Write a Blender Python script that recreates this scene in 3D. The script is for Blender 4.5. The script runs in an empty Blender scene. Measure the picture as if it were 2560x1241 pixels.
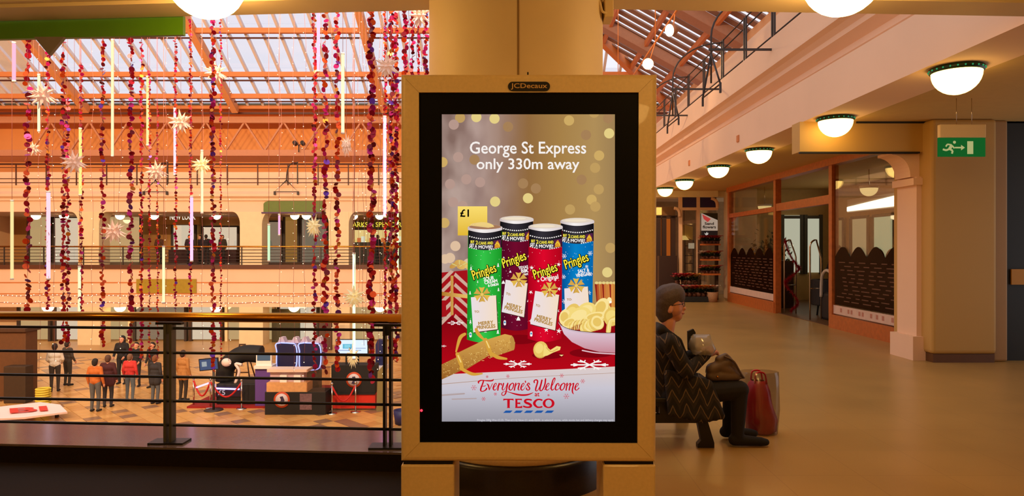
import bpy, bmesh, math, random
import numpy as np
from mathutils import Vector, Matrix
random.seed(7)
S = bpy.context.scene
COL = S.collection
# ------------------------------------------------------------------ camera
FPX, VX, VY, EYE = 1707.0, 1297.0, 620.5, 1.6
cd = bpy.data.cameras.new('camera'); cam = bpy.data.objects.new('camera', cd); COL.objects.link(cam)
cam.location = (0, 0, EYE); cam.rotation_euler = (math.pi/2, 0, 0)
cd.sensor_width = 36.0; cd.lens = FPX/2560*36.0
cd.shift_x = -(VX-1280)/2560.0; cd.clip_end = 400; cd.clip_start = .05
S.camera = cam
# ------------------------------------------------------------------ sky, view
S.view_settings.view_transform = 'Standard'; S.view_settings.look = 'None'
S.view_settings.exposure = 0.0; S.view_settings.gamma = 1.0; S.view_settings.use_curve_mapping = False
W = bpy.data.worlds.new('overcast_sky'); S.world = W; W.use_nodes = True
bgn = W.node_tree.nodes['Background']
bgn.inputs['Color'].default_value = (.93, .92, 1.0, 1); bgn.inputs['Strength'].default_value = 1.0
LAMP = 28.0            # near dome lamps
LAMPC = 7.5            # corridor dome lamps
ADDED_FLOOD = 7000.0         # each added, unseen atrium floodlight, watts
SUNNY = 1.0
# ------------------------------------------------------------------ helpers
def lin(v):
    v /= 255.0
    return v/12.92 if v <= .04045 else ((v+.055)/1.055)**2.4
def C(r, g, b): return (lin(r), lin(g), lin(b), 1)
def at(px, py, Y): return Vector(((px-VX)/FPX*Y, Y, EYE+(VY-py)/FPX*Y))
def px2x(px, Y): return (px-VX)/FPX*Y
def py2z(py, Y): return EYE+(VY-py)/FPX*Y
MATS = {}
def mat(name, col, rough=.6, metal=0, emit=None, es=0, noise=.0, nscale=8, bump=0, coat=0, alpha=1, trans=0, spec=.5):
    if name in MATS: return MATS[name]
    m = bpy.data.materials.new(name); m.use_nodes = True
    nt = m.node_tree; b = nt.nodes['Principled BSDF']
    b.inputs['Base Color'].default_value = col; b.inputs['Roughness'].default_value = rough
    b.inputs['Metallic'].default_value = metal; b.inputs['Coat Weight'].default_value = coat
    b.inputs['Specular IOR Level'].default_value = spec
    b.inputs['Alpha'].default_value = alpha; b.inputs['Transmission Weight'].default_value = trans
    if emit is not None:
        b.inputs['Emission Color'].default_value = emit; b.inputs['Emission Strength'].default_value = es
    if noise or bump:
        tc = nt.nodes.new('ShaderNodeTexCoord'); nz = nt.nodes.new('ShaderNodeTexNoise')
        nz.inputs['Scale'].default_value = nscale; nz.inputs['Detail'].default_value = 4
        nt.links.new(tc.outputs['Object'], nz.inputs['Vector'])
        if noise:
            mx = nt.nodes.new('ShaderNodeMixRGB'); mx.blend_type = 'MULTIPLY'; mx.inputs['Fac'].default_value = 1
            rp = nt.nodes.new('ShaderNodeValToRGB')
            rp.color_ramp.elements[0].position = .3; rp.color_ramp.elements[1].position = .7
            lo = 1-noise; rp.color_ramp.elements[0].color = (lo, lo, lo, 1); rp.color_ramp.elements[1].color = (1, 1, 1, 1)
            nt.links.new(nz.outputs['Fac'], rp.inputs['Fac'])
            mx.inputs['Color1'].default_value = col
            nt.links.new(rp.outputs['Color'], mx.inputs['Color2']); nt.links.new(mx.outputs['Color'], b.inputs['Base Color'])
        if bump:
            bp = nt.nodes.new('ShaderNodeBump'); bp.inputs['Strength'].default_value = bump
            nt.links.new(nz.outputs['Fac'], bp.inputs['Height']); nt.links.new(bp.outputs['Normal'], b.inputs['Normal'])
    MATS[name] = m
    return m
def emat(name, col, s=1.0, sample=False):
    if name in MATS: return MATS[name]
    m = bpy.data.materials.new(name); m.use_nodes = True; nt = m.node_tree; nt.nodes.clear()
    o = nt.nodes.new('ShaderNodeOutputMaterial'); e = nt.nodes.new('ShaderNodeEmission')
    e.inputs['Color'].default_value = col; e.inputs['Strength'].default_value = s
    nt.links.new(e.outputs[0], o.inputs['Surface'])
    if not sample: m.cycles.emission_sampling = 'NONE'
    MATS[name] = m
    return m
def glassmat(name, tint=(.95, .95, .95, 1), gl=.08, rough=.03, body=0, bodycol=(.5, .4, .3, 1)):
    if name in MATS: return MATS[name]
    m = bpy.data.materials.new(name); m.use_nodes = True; nt = m.node_tree; nt.nodes.clear()
    o = nt.nodes.new('ShaderNodeOutputMaterial'); t = nt.nodes.new('ShaderNodeBsdfTransparent')
    g = nt.nodes.new('ShaderNodeBsdfGlossy'); g.inputs['Roughness'].default_value = rough
    mx = nt.nodes.new('ShaderNodeMixShader'); mx.inputs[0].default_value = gl
    t.inputs['Color'].default_value = tint
    nt.links.new(t.outputs[0], mx.inputs[1]); nt.links.new(g.outputs[0], mx.inputs[2])
    last = mx
    if body:
        d = nt.nodes.new('ShaderNodeBsdfDiffuse'); d.inputs['Color'].default_value = bodycol
        m2 = nt.nodes.new('ShaderNodeMixShader'); m2.inputs[0].default_value = body
        nt.links.new(mx.outputs[0], m2.inputs[1]); nt.links.new(d.outputs[0], m2.inputs[2]); last = m2
    nt.links.new(last.outputs[0], o.inputs['Surface'])
    MATS[name] = m
    return m
def frame_of(d):
    d = d.normalized(); a = Vector((0, 0, 1)) if abs(d.z) < .9 else Vector((1, 0, 0))
    u = d.cross(a).normalized(); return u, d.cross(u).normalized()
def catmull(pts, n=6, closed=False):
    P = [Vector(p) for p in pts]; out = []; L = len(P)
    rng = range(L if closed else L-1)
    for i in rng:
        if closed: p0, p1, p2, p3 = P[(i-1) % L], P[i], P[(i+1) % L], P[(i+2) % L]
        else: p0, p1, p2, p3 = P[max(i-1, 0)], P[i], P[i+1], P[min(i+2, L-1)]
        for k in range(n):
            t = k/n
            out.append(.5*((2*p1)+(p2-p0)*t+(2*p0-5*p1+4*p2-p3)*t*t+(3*p1-p0-3*p2+p3)*t**3))
    if not closed: out.append(P[-1])
    return out
class MB:
    def __init__(s): s.v = []; s.f = []; s.m = []; s.mats = []; s.sm = []
    def mi(s, m):
        if m is None: return 0
        if m not in s.mats: s.mats.append(m)
        return s.mats.index(m)
    def add(s, vs, fs, m=None, smooth=False):
        o = len(s.v); s.v += [tuple(v) for v in vs]; k = s.mi(m)
        for f in fs: s.f.append([i+o for i in f]); s.m.append(k); s.sm.append(smooth)
        return s
    def box(s, x0, x1, y0, y1, z0, z1, m=None, M=None):
        vs = [Vector(p) for p in ((x0,y0,z0),(x1,y0,z0),(x1,y1,z0),(x0,y1,z0),(x0,y0,z1),(x1,y0,z1),(x1,y1,z1),(x0,y1,z1))]
        if M: vs = [M @ v for v in vs]
        return s.add(vs, [(0,3,2,1),(4,5,6,7),(0,1,5,4),(1,2,6,5),(2,3,7,6),(3,0,4,7)], m)
    def bar(s, p0, p1, w, h, m=None, up=(0,0,1)):
        p0, p1 = Vector(p0), Vector(p1); d = (p1-p0).normalized(); u = Vector(up)
        if abs(d.dot(u)) > .99: u = Vector((0,1,0))
        a = d.cross(u).normalized()*w/2; b = a.cross(d).normalized()*h/2
        vs = [p0-a-b, p0+a-b, p0+a+b, p0-a+b, p1-a-b, p1+a-b, p1+a+b, p1-a+b]
        return s.add(vs, [(0,1,2,3),(7,6,5,4),(0,4,5,1),(1,5,6,2),(2,6,7,3),(3,7,4,0)], m)
    def tube(s, pts, r, n=8, m=None, cap=True, smooth=True):
        pts = [Vector(p) for p in pts]; rs = r if isinstance(r, (list, tuple)) else [r]*len(pts)
        vs = []; fs = []; prev = None
        for i, p in enumerate(pts):
            d = pts[min(i+1, len(pts)-1)]-pts[max(i-1, 0)]
            if d.length < 1e-9: d = Vector((0,0,1))
            u, w = frame_of(d)
            if prev is not None:
                u = (prev-prev.dot(d.normalized())*d.normalized()).normalized(); w = d.normalized().cross(u)
            prev = u
            for k in range(n):
                a = 2*math.pi*k/n; vs.append(p+(u*math.cos(a)+w*math.sin(a))*rs[i])
        for i in range(len(pts)-1):
            for k in range(n):
                fs.append((i*n+k, i*n+(k+1) % n, (i+1)*n+(k+1) % n, (i+1)*n+k))
        s.add(vs, fs, m, smooth)
        if cap:
            o = len(s.v)-len(vs)
            s.f.append([o+k for k in range(n)][::-1]); s.f.append([o+(len(pts)-1)*n+k for k in range(n)])
            s.m += [s.mi(m)]*2; s.sm += [False]*2
        return s
    def lathe(s, prof, c=(0,0,0), n=24, m=None, smooth=True, a0=0, a1=2*math.pi):
        full = abs(a1-a0-2*math.pi) < 1e-6; nn = n if full else n+1
        vs = []; fs = []
        for (r, z) in prof:
            for k in range(nn):
                a = a0+(a1-a0)*k/n; vs.append((c[0]+r*math.cos(a), c[1]+r*math.sin(a), c[2]+z))
        for i in range(len(prof)-1):
            for k in range(n):
                k2 = (k+1) % nn
                fs.append((i*nn+k, i*nn+k2, (i+1)*nn+k2, (i+1)*nn+k))
        return s.add(vs, fs, m, smooth)
    def ball(s, c, r, m=None, nu=8, nv=5, sc=(1,1,1)):
        pr = [(math.sin(math.pi*j/nv), -math.cos(math.pi*j/nv)) for j in range(nv+1)]
        vs = []; fs = []
        for (a, z) in pr:
            for k in range(nu):
                t = 2*math.pi*k/nu
                vs.append((c[0]+r*sc[0]*max(a,1e-4)*math.cos(t), c[1]+r*sc[1]*max(a,1e-4)*math.sin(t), c[2]+r*sc[2]*z))
        for i in range(nv):
            for k in range(nu): fs.append((i*nu+k, i*nu+(k+1) % nu, (i+1)*nu+(k+1) % nu, (i+1)*nu+k))
        return s.add(vs, fs, m, True)
    def prism(s, poly, d, m=None):
        """poly: list of 3D points (planar), extruded by vector d"""
        P = [Vector(p) for p in poly]; d = Vector(d); n = len(P)
        vs = P+[p+d for p in P]
        fs = [list(range(n)), list(range(2*n-1, n-1, -1))]+[(i, i+n, (i+1) % n+n, (i+1) % n) for i in range(n)]
        return s.add(vs, fs, m)
    def poly(s, P, m=None): return s.add(P, [list(range(len(P)))], m)
    def build(s, name, m=None, parent=None, loc=None, bevel=0, seg=2):
        me = bpy.data.meshes.new(name); me.from_pydata(s.v, [], s.f)
        ms = s.mats if s.mats else [m]
        for q in ms: me.materials.append(q)
        me.polygons.foreach_set('material_index', s.m); me.polygons.foreach_set('use_smooth', s.sm)
        bm = bmesh.new(); bm.from_mesh(me); bmesh.ops.recalc_face_normals(bm, faces=bm.faces); bm.to_mesh(me); bm.free()
        me.update()
        o = bpy.data.objects.new(name, me); COL.objects.link(o)
        if parent: o.parent = parent
        if loc: o.location = loc
        if bevel:
            bv = o.modifiers.new('bevel', 'BEVEL'); bv.width = bevel; bv.segments = seg; bv.limit_method = 'ANGLE'
        return o
def tag(o, label=None, cat=None, group=None, kind=None):
    if label: o['label'] = label
    if cat: o['category'] = cat
    if group: o['group'] = group
    if kind: o['kind'] = kind
    return o
def thing(name, label, cat, loc=(0,0,0), rz=0, group=None):
    o = bpy.data.objects.new(name, None); COL.objects.link(o); o.empty_display_size = .1
    o.location = loc; o.rotation_euler = (0, 0, rz)
    return tag(o, label, cat, group)
def struct(o): o['kind'] = 'structure'; return o
def inst(src, parent, loc=None, rot=None, scale=None):
    o = src.copy(); COL.objects.link(o); o.parent = parent
    if loc is not None: o.location = loc
    if rot is not None: o.rotation_euler = rot
    if scale is not None: o.scale = scale
    return o
def copy_tree(o, parent=None, label=None):
    c = o.copy(); COL.objects.link(c); c.parent = parent
    if label: c['label'] = label
    for ch in list(o.children): copy_tree(ch, c)
    return c
TXT = {}
def text_geo(body, shear=0, off=0, space=1.0):
    key = (body, shear, off, space)
    if key in TXT: return TXT[key]
    cu = bpy.data.curves.new('t', 'FONT'); cu.body = body; cu.shear = shear; cu.offset = off; cu.space_character = space
    cu.resolution_u = 3; cu.align_x = 'LEFT'
    ob = bpy.data.objects.new('t', cu); COL.objects.link(ob)
    bpy.context.view_layer.update()
    me = bpy.data.meshes.new_from_object(ob.evaluated_get(bpy.context.evaluated_depsgraph_get()))
    vs = np.array([v.co[:] for v in me.vertices]) if len(me.vertices) else np.zeros((1,3))
    fs = [list(p.vertices) for p in me.polygons]
    bpy.data.objects.remove(ob); bpy.data.curves.remove(cu); bpy.data.meshes.remove(me)
    TXT[key] = (vs, fs); return vs, fs
def put_text(mb, body, fn, cx, cy, w, h=None, m=None, rot=0, shear=0, off=0, space=1.0):
    """text laid flat; fn(u, v) -> 3D, u right, v down (pixels); centred on cx, cy with width w (cap box height h)"""
    vs, fs = text_geo(body, shear, off, space)
    x0, x1 = vs[:,0].min(), vs[:,0].max(); y0, y1 = vs[:,1].min(), vs[:,1].max()
    sx = w/(x1-x0); sy = (h/(y1-y0)) if h else sx
    ca, sa = math.cos(rot), math.sin(rot); out = []
    for x, y, _ in vs:
        u = (x-(x0+x1)/2)*sx; v = -(y-(y0+y1)/2)*sy
        out.append(fn(cx+u*ca-v*sa, cy+u*sa+v*ca))
    mb.add(out, fs, m)
# ---- organic bodies: tapered capsules fused by a voxel remesh, coloured by the nearest capsule
def fused(name, caps, mats, voxel=.012, smooth=6, parent=None):
    mb = MB()
    for (p0, p1, r0, r1, k) in caps:
        p0, p1 = Vector(p0), Vector(p1); d = p1-p0
        if d.length < 1e-5: d = Vector((0,0,1e-3)); p1 = p0+d
        dn = d.normalized(); pts = []; rs = []
        for j in range(4):
            a = math.pi/2*(1-j/4); pts.append(p0-dn*r0*math.sin(a)); rs.append(max(r0*math.cos(a), r0*.04))
        for t in (0, 1): pts.append(p0+d*t); rs.append(r0+(r1-r0)*t)
        for j in range(1, 5):
            a = math.pi/2*j/4; pts.append(p1+dn*r1*math.sin(a)); rs.append(max(r1*math.cos(a), r1*.04))
        mb.tube(pts, rs, 12)
    o = mb.build(name, None, None)
    o.data.materials.clear()
    r = o.modifiers.new('r', 'REMESH'); r.mode = 'VOXEL'; r.voxel_size = voxel; r.use_smooth_shade = True
    q = o.modifiers.new('s', 'SMOOTH'); q.factor = .5; q.iterations = smooth
    bpy.context.view_layer.update()
    me = bpy.data.meshes.new_from_object(o.evaluated_get(bpy.context.evaluated_depsgraph_get()))
    o.modifiers.clear(); old = o.data; o.data = me; bpy.data.meshes.remove(old); me.name = name
    for m in mats: me.materials.append(m)
    n = len(me.polygons); ctr = np.empty(n*3); me.polygons.foreach_get('center', ctr); ctr = ctr.reshape(-1, 3)
    best = np.full(n, 1e9); idx = np.zeros(n, int)
    for (p0, p1, r0, r1, k) in caps:
        a = np.array(p0); d = np.array(p1)-a; L = max(d.dot(d), 1e-9)
        t = np.clip(((ctr-a)@d)/L, 0, 1); dist = np.linalg.norm(ctr-(a+t[:,None]*d), axis=1)-(r0+(r1-r0)*t)
        w = dist < best; best[w] = dist[w]; idx[w] = k
    me.polygons.foreach_set('material_index', idx); me.polygons.foreach_set('use_smooth', [True]*n)
    me.update()
    if parent: o.parent = parent
    return o
ORD = ['first','second','third','fourth','fifth','sixth','seventh','eighth','ninth','tenth','eleventh','twelfth','thirteenth','fourteenth','fifteenth','sixteenth','seventeenth','eighteenth','nineteenth','twentieth','twenty-first','twenty-second','twenty-third','twenty-fourth','twenty-fifth','twenty-sixth','twenty-seventh','twenty-eighth','twenty-ninth','thirtieth']
# ------------------------------------------------------------------ materials
CREAM = mat('cream paint', C(236,214,170), .55, noise=.06, nscale=3)
KIOSK = mat('kiosk cream enamel', C(232,205,150), .38, noise=.08, nscale=60, coat=.15)
PEACH = mat('peach plaster', C(244,206,172), .8, noise=.06, nscale=.8)
PEACH2 = mat('deep peach plaster', C(240,190,140), .8, noise=.08, nscale=.7)
ORNG = mat('orange wall paint', C(236,160,92), .8, noise=.1, nscale=.5)
OBEAM = mat('orange steel paint', C(214,128,66), .55, noise=.1, nscale=2)
BRAFT = mat('brown louvre paint', C(150,118,106), .65, noise=.12, nscale=3)
MULL = mat('pinkish grey mullion', C(222,212,214), .6, noise=.05)
DKSTEEL = mat('black painted steel', C(26,22,18), .4, noise=.2, nscale=20)
PIPE = mat('dark red pipe', C(90,40,30), .5, noise=.1)
GREYST = mat('grey painted steel', C(84,80,70), .45, noise=.1)
BRASS = mat('polished brass handrail', C(214,150,58), .22, metal=1, noise=.05, nscale=4)
CHROME = mat('polished chrome', C(215,205,190), .15, metal=1, noise=.03)
GRANITE = mat('dark speckled granite', C(40,28,16), .3, noise=.6, nscale=90)
LEDGE = mat('polished grey stone ledge', C(120,104,104), .14, noise=.15, nscale=14, spec=1.0)
WOOD = mat('orange varnished wood', C(196,104,44), .4, noise=.25, nscale=12)
GREEN = mat('green sign enamel', C(84,140,10), .4, noise=.05)
BLACK = mat('black gloss', C(6,6,6), .35, noise=.1)
BLK2 = mat('black matt', C(18,16,15), .7, noise=.2)
WHITE = mat('white paint', C(235,230,225), .5, noise=.04)
RED = mat('red fabric', C(190,24,20), .7, noise=.1)
BROWN = mat('dark brown panel', C(70,42,22), .5, noise=.2)
SKIN = mat('skin', C(214,150,122), .55, noise=.05, nscale=30)
DOME = emat('opal lamp glow', (1.0, .57, .165, 1), LAMP, True)
DOMEC = emat('corridor opal lamp glow', (1.0, .62, .16, 1), LAMPC, True)
DOME2 = emat('far opal lamp glow', (1.0, .72, .40, 1), 8.0, True)
PANE = glassmat('roof glass', (.96,.96,.98,1), .05, .1)
SHOPGL = glassmat('shop window glass', (.9,.88,.84,1), .10, .02)
# ================================================================== THE SETTING
def floor_material():
    m = bpy.data.materials.new('beige polished tile'); m.use_nodes = True; nt = m.node_tree; b = nt.nodes['Principled BSDF']
    tc = nt.nodes.new('ShaderNodeTexCoord'); br = nt.nodes.new('ShaderNodeTexBrick')
    br.offset = 0; br.inputs['Scale'].default_value = 1; br.inputs['Brick Width'].default_value = .6; br.inputs['Row Height'].default_value = .6
    br.inputs['Mortar Size'].default_value = .004; br.inputs['Color1'].default_value = C(198,156,88); br.inputs['Color2'].default_value = C(196,154,86)
    br.inputs['Mortar'].default_value = C(184,143,80)
    nt.links.new(tc.outputs['Object'], br.inputs['Vector'])
    nz = nt.nodes.new('ShaderNodeTexNoise'); nz.inputs['Scale'].default_value = 1.2
    mx = nt.nodes.new('ShaderNodeMixRGB'); mx.blend_type = 'MULTIPLY'; mx.inputs[0].default_value = .35
    nt.links.new(tc.outputs['Object'], nz.inputs['Vector']); nt.links.new(br.outputs['Color'], mx.inputs[1]); nt.links.new(nz.outputs['Fac'], mx.inputs[2])
    nt.links.new(mx.outputs[0], b.inputs['Base Color']); b.inputs['Roughness'].default_value = .3
    return m
FLOORM = floor_material()
mb = MB(); mb.box(-.7, 9.2, -5, 5.35, -.4, 0); mb.box(.75, 9.2, 5.35, 24, -.4, 0)
struct(mb.build('floor', FLOORM))
struct(MB().box(-9.5, -.7, -5, 5.6, -.4, -.001).build('floor_granite', mat('dark brown granite floor', C(38,25,10), .8, noise=.3, nscale=60, spec=.2)))
# kerb ledge that carries the railing (turned a little, as the railing is)
RSL = .0726
def railY(X, d=0): return 5.0+d+(-.958-X)*RSL
def strip(xa, xb, da, db, z0, z1, m, name):
    P = [(xa, railY(xa,da)), (xb, railY(xb,da)), (xb, railY(xb,db)), (xa, railY(xa,db))]
    return MB().prism([(x, y, z0) for x, y in P], (0, 0, z1-z0)).build(name, m)
struct(strip(-9.5, -.35, -.125, .52, .125, .141, LEDGE, 'floor_ledge'))
struct(strip(-9.5, -.35, -.118, .50, -.4, .125, GRANITE, 'baseboard_ledge'))
# near ceiling, edge beams, back and side walls of the near walkway
NC = mat('near ceiling paint', C(226,200,150), .8, noise=.05)
struct(MB().box(-9.5, 9.2, -5, 5.0, 3.43, 3.7).build('ceiling', NC))
struct(strip(-9.5, -.45, -.14, .14, 3.385, 3.75, CREAM, 'trim_1'))
struct(strip(-9.5, -.45, -.19, -.14, 3.412, 3.435, CREAM, 'trim_2'))
def beamR(xa, xb, d0, d1, z0, z1, name):
    f = lambda X, d: 4.95+d+(X-.5)*.05
    return struct(MB().prism([(xa,f(xa,d0),z0),(xb,f(xb,d0),z0),(xb,f(xb,d1),z0),(xa,f(xa,d1),z0)], (0,0,z1-z0)).build(name, CREAM))
beamR(.4, 9.2, -.14, .14, 3.385, 3.75, 'trim_3'); beamR(.4, 9.2, -.19, -.14, 3.412, 3.435, 'trim_4')
struct(MB().box(-9.7, 9.4, -5.2, -5, -.4, 3.6).build('wall_back', CREAM))
struct(MB().box(-9.7, -9.5, -5, 5.6, -.4, 3.6).build('wall_left', CREAM))
struct(MB().box(9.2, 9.4, -5, 5.2, -.4, 3.6).build('wall_right', BROWN))
# column with granite foot
cx, cy, cr = -.02, 4.93, .622
col = thing('column', 'thick round cream column behind the advertising display', 'column', (cx, cy, 0)); struct(col); del col['category']
MB().lathe([(cr,.27),(cr,3.8)], n=64).build('shaft', CREAM, col)
MB().lathe([(cr+.02,.225),(cr+.03,.235),(cr+.03,.268),(cr+.02,.275),(cr,.275)], n=64).build('base_ring', KIOSK, col)
MB().lathe([(cr+.05,0),(cr+.05,.20),(cr+.03,.225),(cr,.225)], n=64).build('granite_foot', GRANITE, col)
a = math.radians(-88.5)
MB().bar((cr*math.cos(a), cr*math.sin(a), .28), (cr*math.cos(a), cr*math.sin(a), 3.45), .012, .012, up=(1,0,0)).build('cover_seam', mat('seam shadow line', C(150,120,76), .7), col)
jb = thing('junction_box', 'small cream junction box with cable at the column top', 'junction box', at(1521, 28, 4.75))
MB().box(-.03, .03, -.05, .12, -.055, .095).build('box', CREAM, jb, bevel=.006)
MB().tube(catmull([(-.02,-.05,-.03),(-.05,-.06,-.02),(-.075,-.06,.05),(-.15,-.06,.1)], 6), .008, 8).build('cable', CREAM, jb)

# ---- corridor on the right: soffit, fascia with mouldings, upper walkway
struct(MB().box(4.7, 9.8, 5.15, 21.6, 3.4, 3.55).build('ceiling_corridor', mat('corridor ceiling', C(206,168,98), .8, noise=.05)))
prof = [(4.05,3.4),(4.05,3.99),(4.40,4.00),(4.40,4.07),(4.30,4.16),(4.30,4.24),(4.16,4.33),(4.16,4.40),(4.10,4.46),(4.03,4.50),(4.03,4.55),(4.06,4.57),(4.06,4.98),(4.7,4.98),(4.7,3.4)]
struct(MB().prism([(x, 5.15, z) for x, z in prof], (0, 33, 0)).build('trim_5', PEACH))
struct(MB().box(4.6, 4.75, 5.2, 38.1, 4.98, 5.76).build('wall_upper_walkway', PEACH))
struct(MB().box(4.6, 8.6, 5.2, 38.1, 4.9, 4.98).build('floor_upper', PEACH))
struct(MB().box(8.5, 8.7, 5.2, 38.2, 4.9, 9.6).build('wall_upper_right', PEACH2))
for k, y in enumerate((12.6, 16.2)):
    tag(MB().box(-.012, .012, -.06, .06, -.06, .06).build('air_grille', OBEAM, None, (4.045, y, 3.62)), ['small square brown grille on the peach fascia, nearer one','small square brown grille on the peach fascia, farther one'][k], 'grille', 'grilles on the fascia')
# bulkhead, pillar and dark neighbouring shop
struct(MB().box(4.0, 9.2, 9.72, 10.0, 2.97, 3.4).build('wall_bulkhead', mat('tan pillar paint', C(198,156,84), .6)))
struct(MB().box(4.0, 5.7, 9.70, 9.76, 2.945, 2.97).build('trim_6', BLK2))
struct(MB().box(4.8, 9.2, 9.70, 9.72, 3.375, 3.4).build('trim_7', BLK2))
pil = MB(); pil.box(5.75, 6.66, 9.5, 10.5, .12, 3.4); struct(pil.build('wall_pillar', mat('tan pillar paint', C(198,156,84), .6, noise=.06), bevel=.05, seg=3))
struct(MB().box(5.78, 6.64, 9.53, 10.4, 0, .12).build('baseboard_pillar', mat('brown skirting', C(104,66,34), .5, noise=.1)))
struct(MB().box(6.66, 6.88, 9.6, 10.4, 0, 3.4).build('trim_8', mat('brown pilaster', C(170,130,80), .6), bevel=.03))
# moulded cream pilaster with rounded corbel at the shop end of the pillar
mbp = MB(); mbp.box(5.68, 5.76, 9.75, 10.25, .34, 2.62); mbp.box(5.6, 5.78, 9.7, 10.3, 0, .34); mbp.box(5.62, 5.78, 9.72, 10.28, 2.5, 2.6)
arc = [(5.76,2.62),(5.62,2.62)]+[(5.36+.26*math.cos(t), 2.64+.3*math.sin(t)) for t in [math.pi/2*k/8 for k in range(9)]]+[(5.36,2.98),(5.76,2.98)]
mbp.prism([(x, 9.8, z) for x, z in arc], (0, .4, 0)); struct(mbp.build('trim_9', PEACH))
struct(MB().box(6.88, 9.7, 9.7, 9.9, 0, 3.4).build('wall_dark_shop', mat('dark green shop panel', C(30,26,10), .6, noise=.2)))
tag(MB().box(0, .3, -.02, 0, 0, .22).build('notice_plate', mat('yellow notice', C(190,130,30), .6), None, (6.98, 9.69, 1.08)), 'yellow plate on the dark wall at the right edge', 'sign')
# corridor end wall
struct(MB().box(4.06, 9.2, 21.62, 21.8, 3.22, 4.88).build('wall_end', CREAM))
struct(MB().box(.75, 9.2, 23.6, 23.8, 0, 3.4).build('wall_end_shop', mat('flower shop back wall', C(180,150,110), .8, noise=.2)))
struct(MB().box(4.3, 9.2, 21.8, 23.6, 3.2, 3.4).build('ceiling_end_shop', CREAM))
struct(MB().box(.75, 4.3, 21.8, 23.6, 0, 3.2).build('wall_end_side', PEACH2))
struct(MB().box(6.5, 7.2, 20.6, 21.7, 0, 3.4).build('wall_end_pilaster', mat('pale pilaster', C(226,196,160), .6), bevel=.04))

# ---- far side of the atrium
FY = 38.0
fx = lambda px: px2x(px, FY); fz = lambda py: py2z(py, FY)
XL, XR = -33.0, 4.06
struct(MB().box(XL, .75, 5.5, 46, -4.0, -3.8).build('floor_lower', mat('lower floor stone', C(206,160,100), .35, noise=.2, nscale=.6)))
struct(MB().box(.75, 4.2, 5.35, 38, -4.0, -.4).build('wall_lower_right', PEACH))
struct(MB().box(-9.5, .75, 5.5, 5.6, -4.0, -.4).build('wall_lower_near', PEACH))
struct(MB().box(XL-.2, XL, 5.5, 46, -4, 16).build('wall_atrium_left', PEACH2))
struct(MB().box(XL, -9.5, 5.3, 5.5, -4, 9.6).build('wall_atrium_near', PEACH))
struct(MB().box(XL, XR, FY, FY+6.5, -1.69, .44).build('wall_gallery_edge', PEACH))
struct(MB().box(XL, XR, FY-.12, FY+6.5, .44, .66).build('floor_gallery', mat('gallery edge brown', C(96,52,28), .5, noise=.1)))
for k, py in enumerate((707, 735)):
    struct(MB().box(XL, XR, FY-.02, FY, fz(py)-.03, fz(py)+.03).build('trim_%d' % (10+k), OBEAM))
# lintel with cornice
lp = [(FY,3.62),(FY,4.2),(FY-.12,4.24),(FY-.12,4.36),(FY-.3,4.46),(FY-.3,4.6),(FY-.1,4.75),(FY-.1,5.05),(FY,5.05),(FY,5.83),(FY+6.5,5.83),(FY+6.5,3.62)]
struct(MB().prism([(XL, y, z) for y, z in lp], (XR-XL, 0, 0)).build('wall_lintel', PEACH))
struct(MB().box(XL, XR, FY-.14, FY, 4.95, 5.08).build('trim_12', PEACH2))
struct(MB().box(XL, 8.6, FY+3.0, FY+3.2, 5.8, 9.5).build('wall_far', ORNG))
struct(MB().box(XL, 8.6, FY+.1, FY+.9, 9.38, 9.58).build('trim_13', OBEAM))
struct(MB().box(XL, 8.6, FY+.0, FY+.12, 9.56, 9.66).build('trim_14', GREYST))
struct(MB().box(XL, 8.6, FY+.15, FY+3.4, 9.5, 9.62).build('ceiling_far_eave', ORNG))
# gallery pillars
for k, (a0, a1) in enumerate(((196,248),(600,655),(822,872))):
    m = MB(); m.box(fx(a0), fx(a1), FY-.02, FY+1.0, .66, 3.62)
    for sg, xx in ((-1, fx(a0)), (1, fx(a1))):
        pts = [(xx, 2.9)]+[(xx+sg*.42*(1-math.cos(t)), 2.9+.72*math.sin(t)) for t in [math.pi/2*q/6 for q in range(1,7)]]+[(xx, 3.62)]
        m.prism([(x, FY, z) for x, z in pts], (0, .9, 0))
    struct(m.build('wall_gallery_pillar.%03d' % k if k else 'wall_gallery_pillar', CREAM))
    struct(MB().box(fx(a0)-.05, fx(a1)+.05, FY, FY+1.0, -3.8, -1.69).build('wall_lower_pillar.%03d' % k if k else 'wall_lower_pillar', CREAM))
# truss in front of the far wall
tr = thing('roof_truss', 'long peach lattice truss across the far orange wall', 'truss', (0, FY+1.2, 0)); 
TB = mat('truss paint', C(206,140,104), .6, noise=.05)
MB().bar((XL,0,8.95), (8.5,0,8.95), .3, .36, TB).build('top_chord', None, tr)
MB().bar((XL,0,7.05), (8.5,0,7.05), .3, .34, TB).build('bottom_chord', None, tr)
web = None; x = fx(40)
step = 50/44.9
while x < 8:
    for sgn in (1, -1):
        p = MB().bar((x, 0, 7.15 if sgn > 0 else 8.85), (x+step, 0, 8.85 if sgn > 0 else 7.15), .09, .09, TB).build('web_member', None, tr)
        x += step
tag(MB().box(XL, 8.5, -.1, .1, -.05, .05).build('roof_pipe', PIPE, None, (0, FY+.5, 9.2)), 'dark red pipe running under the far skylight edge', 'pipe')

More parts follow.
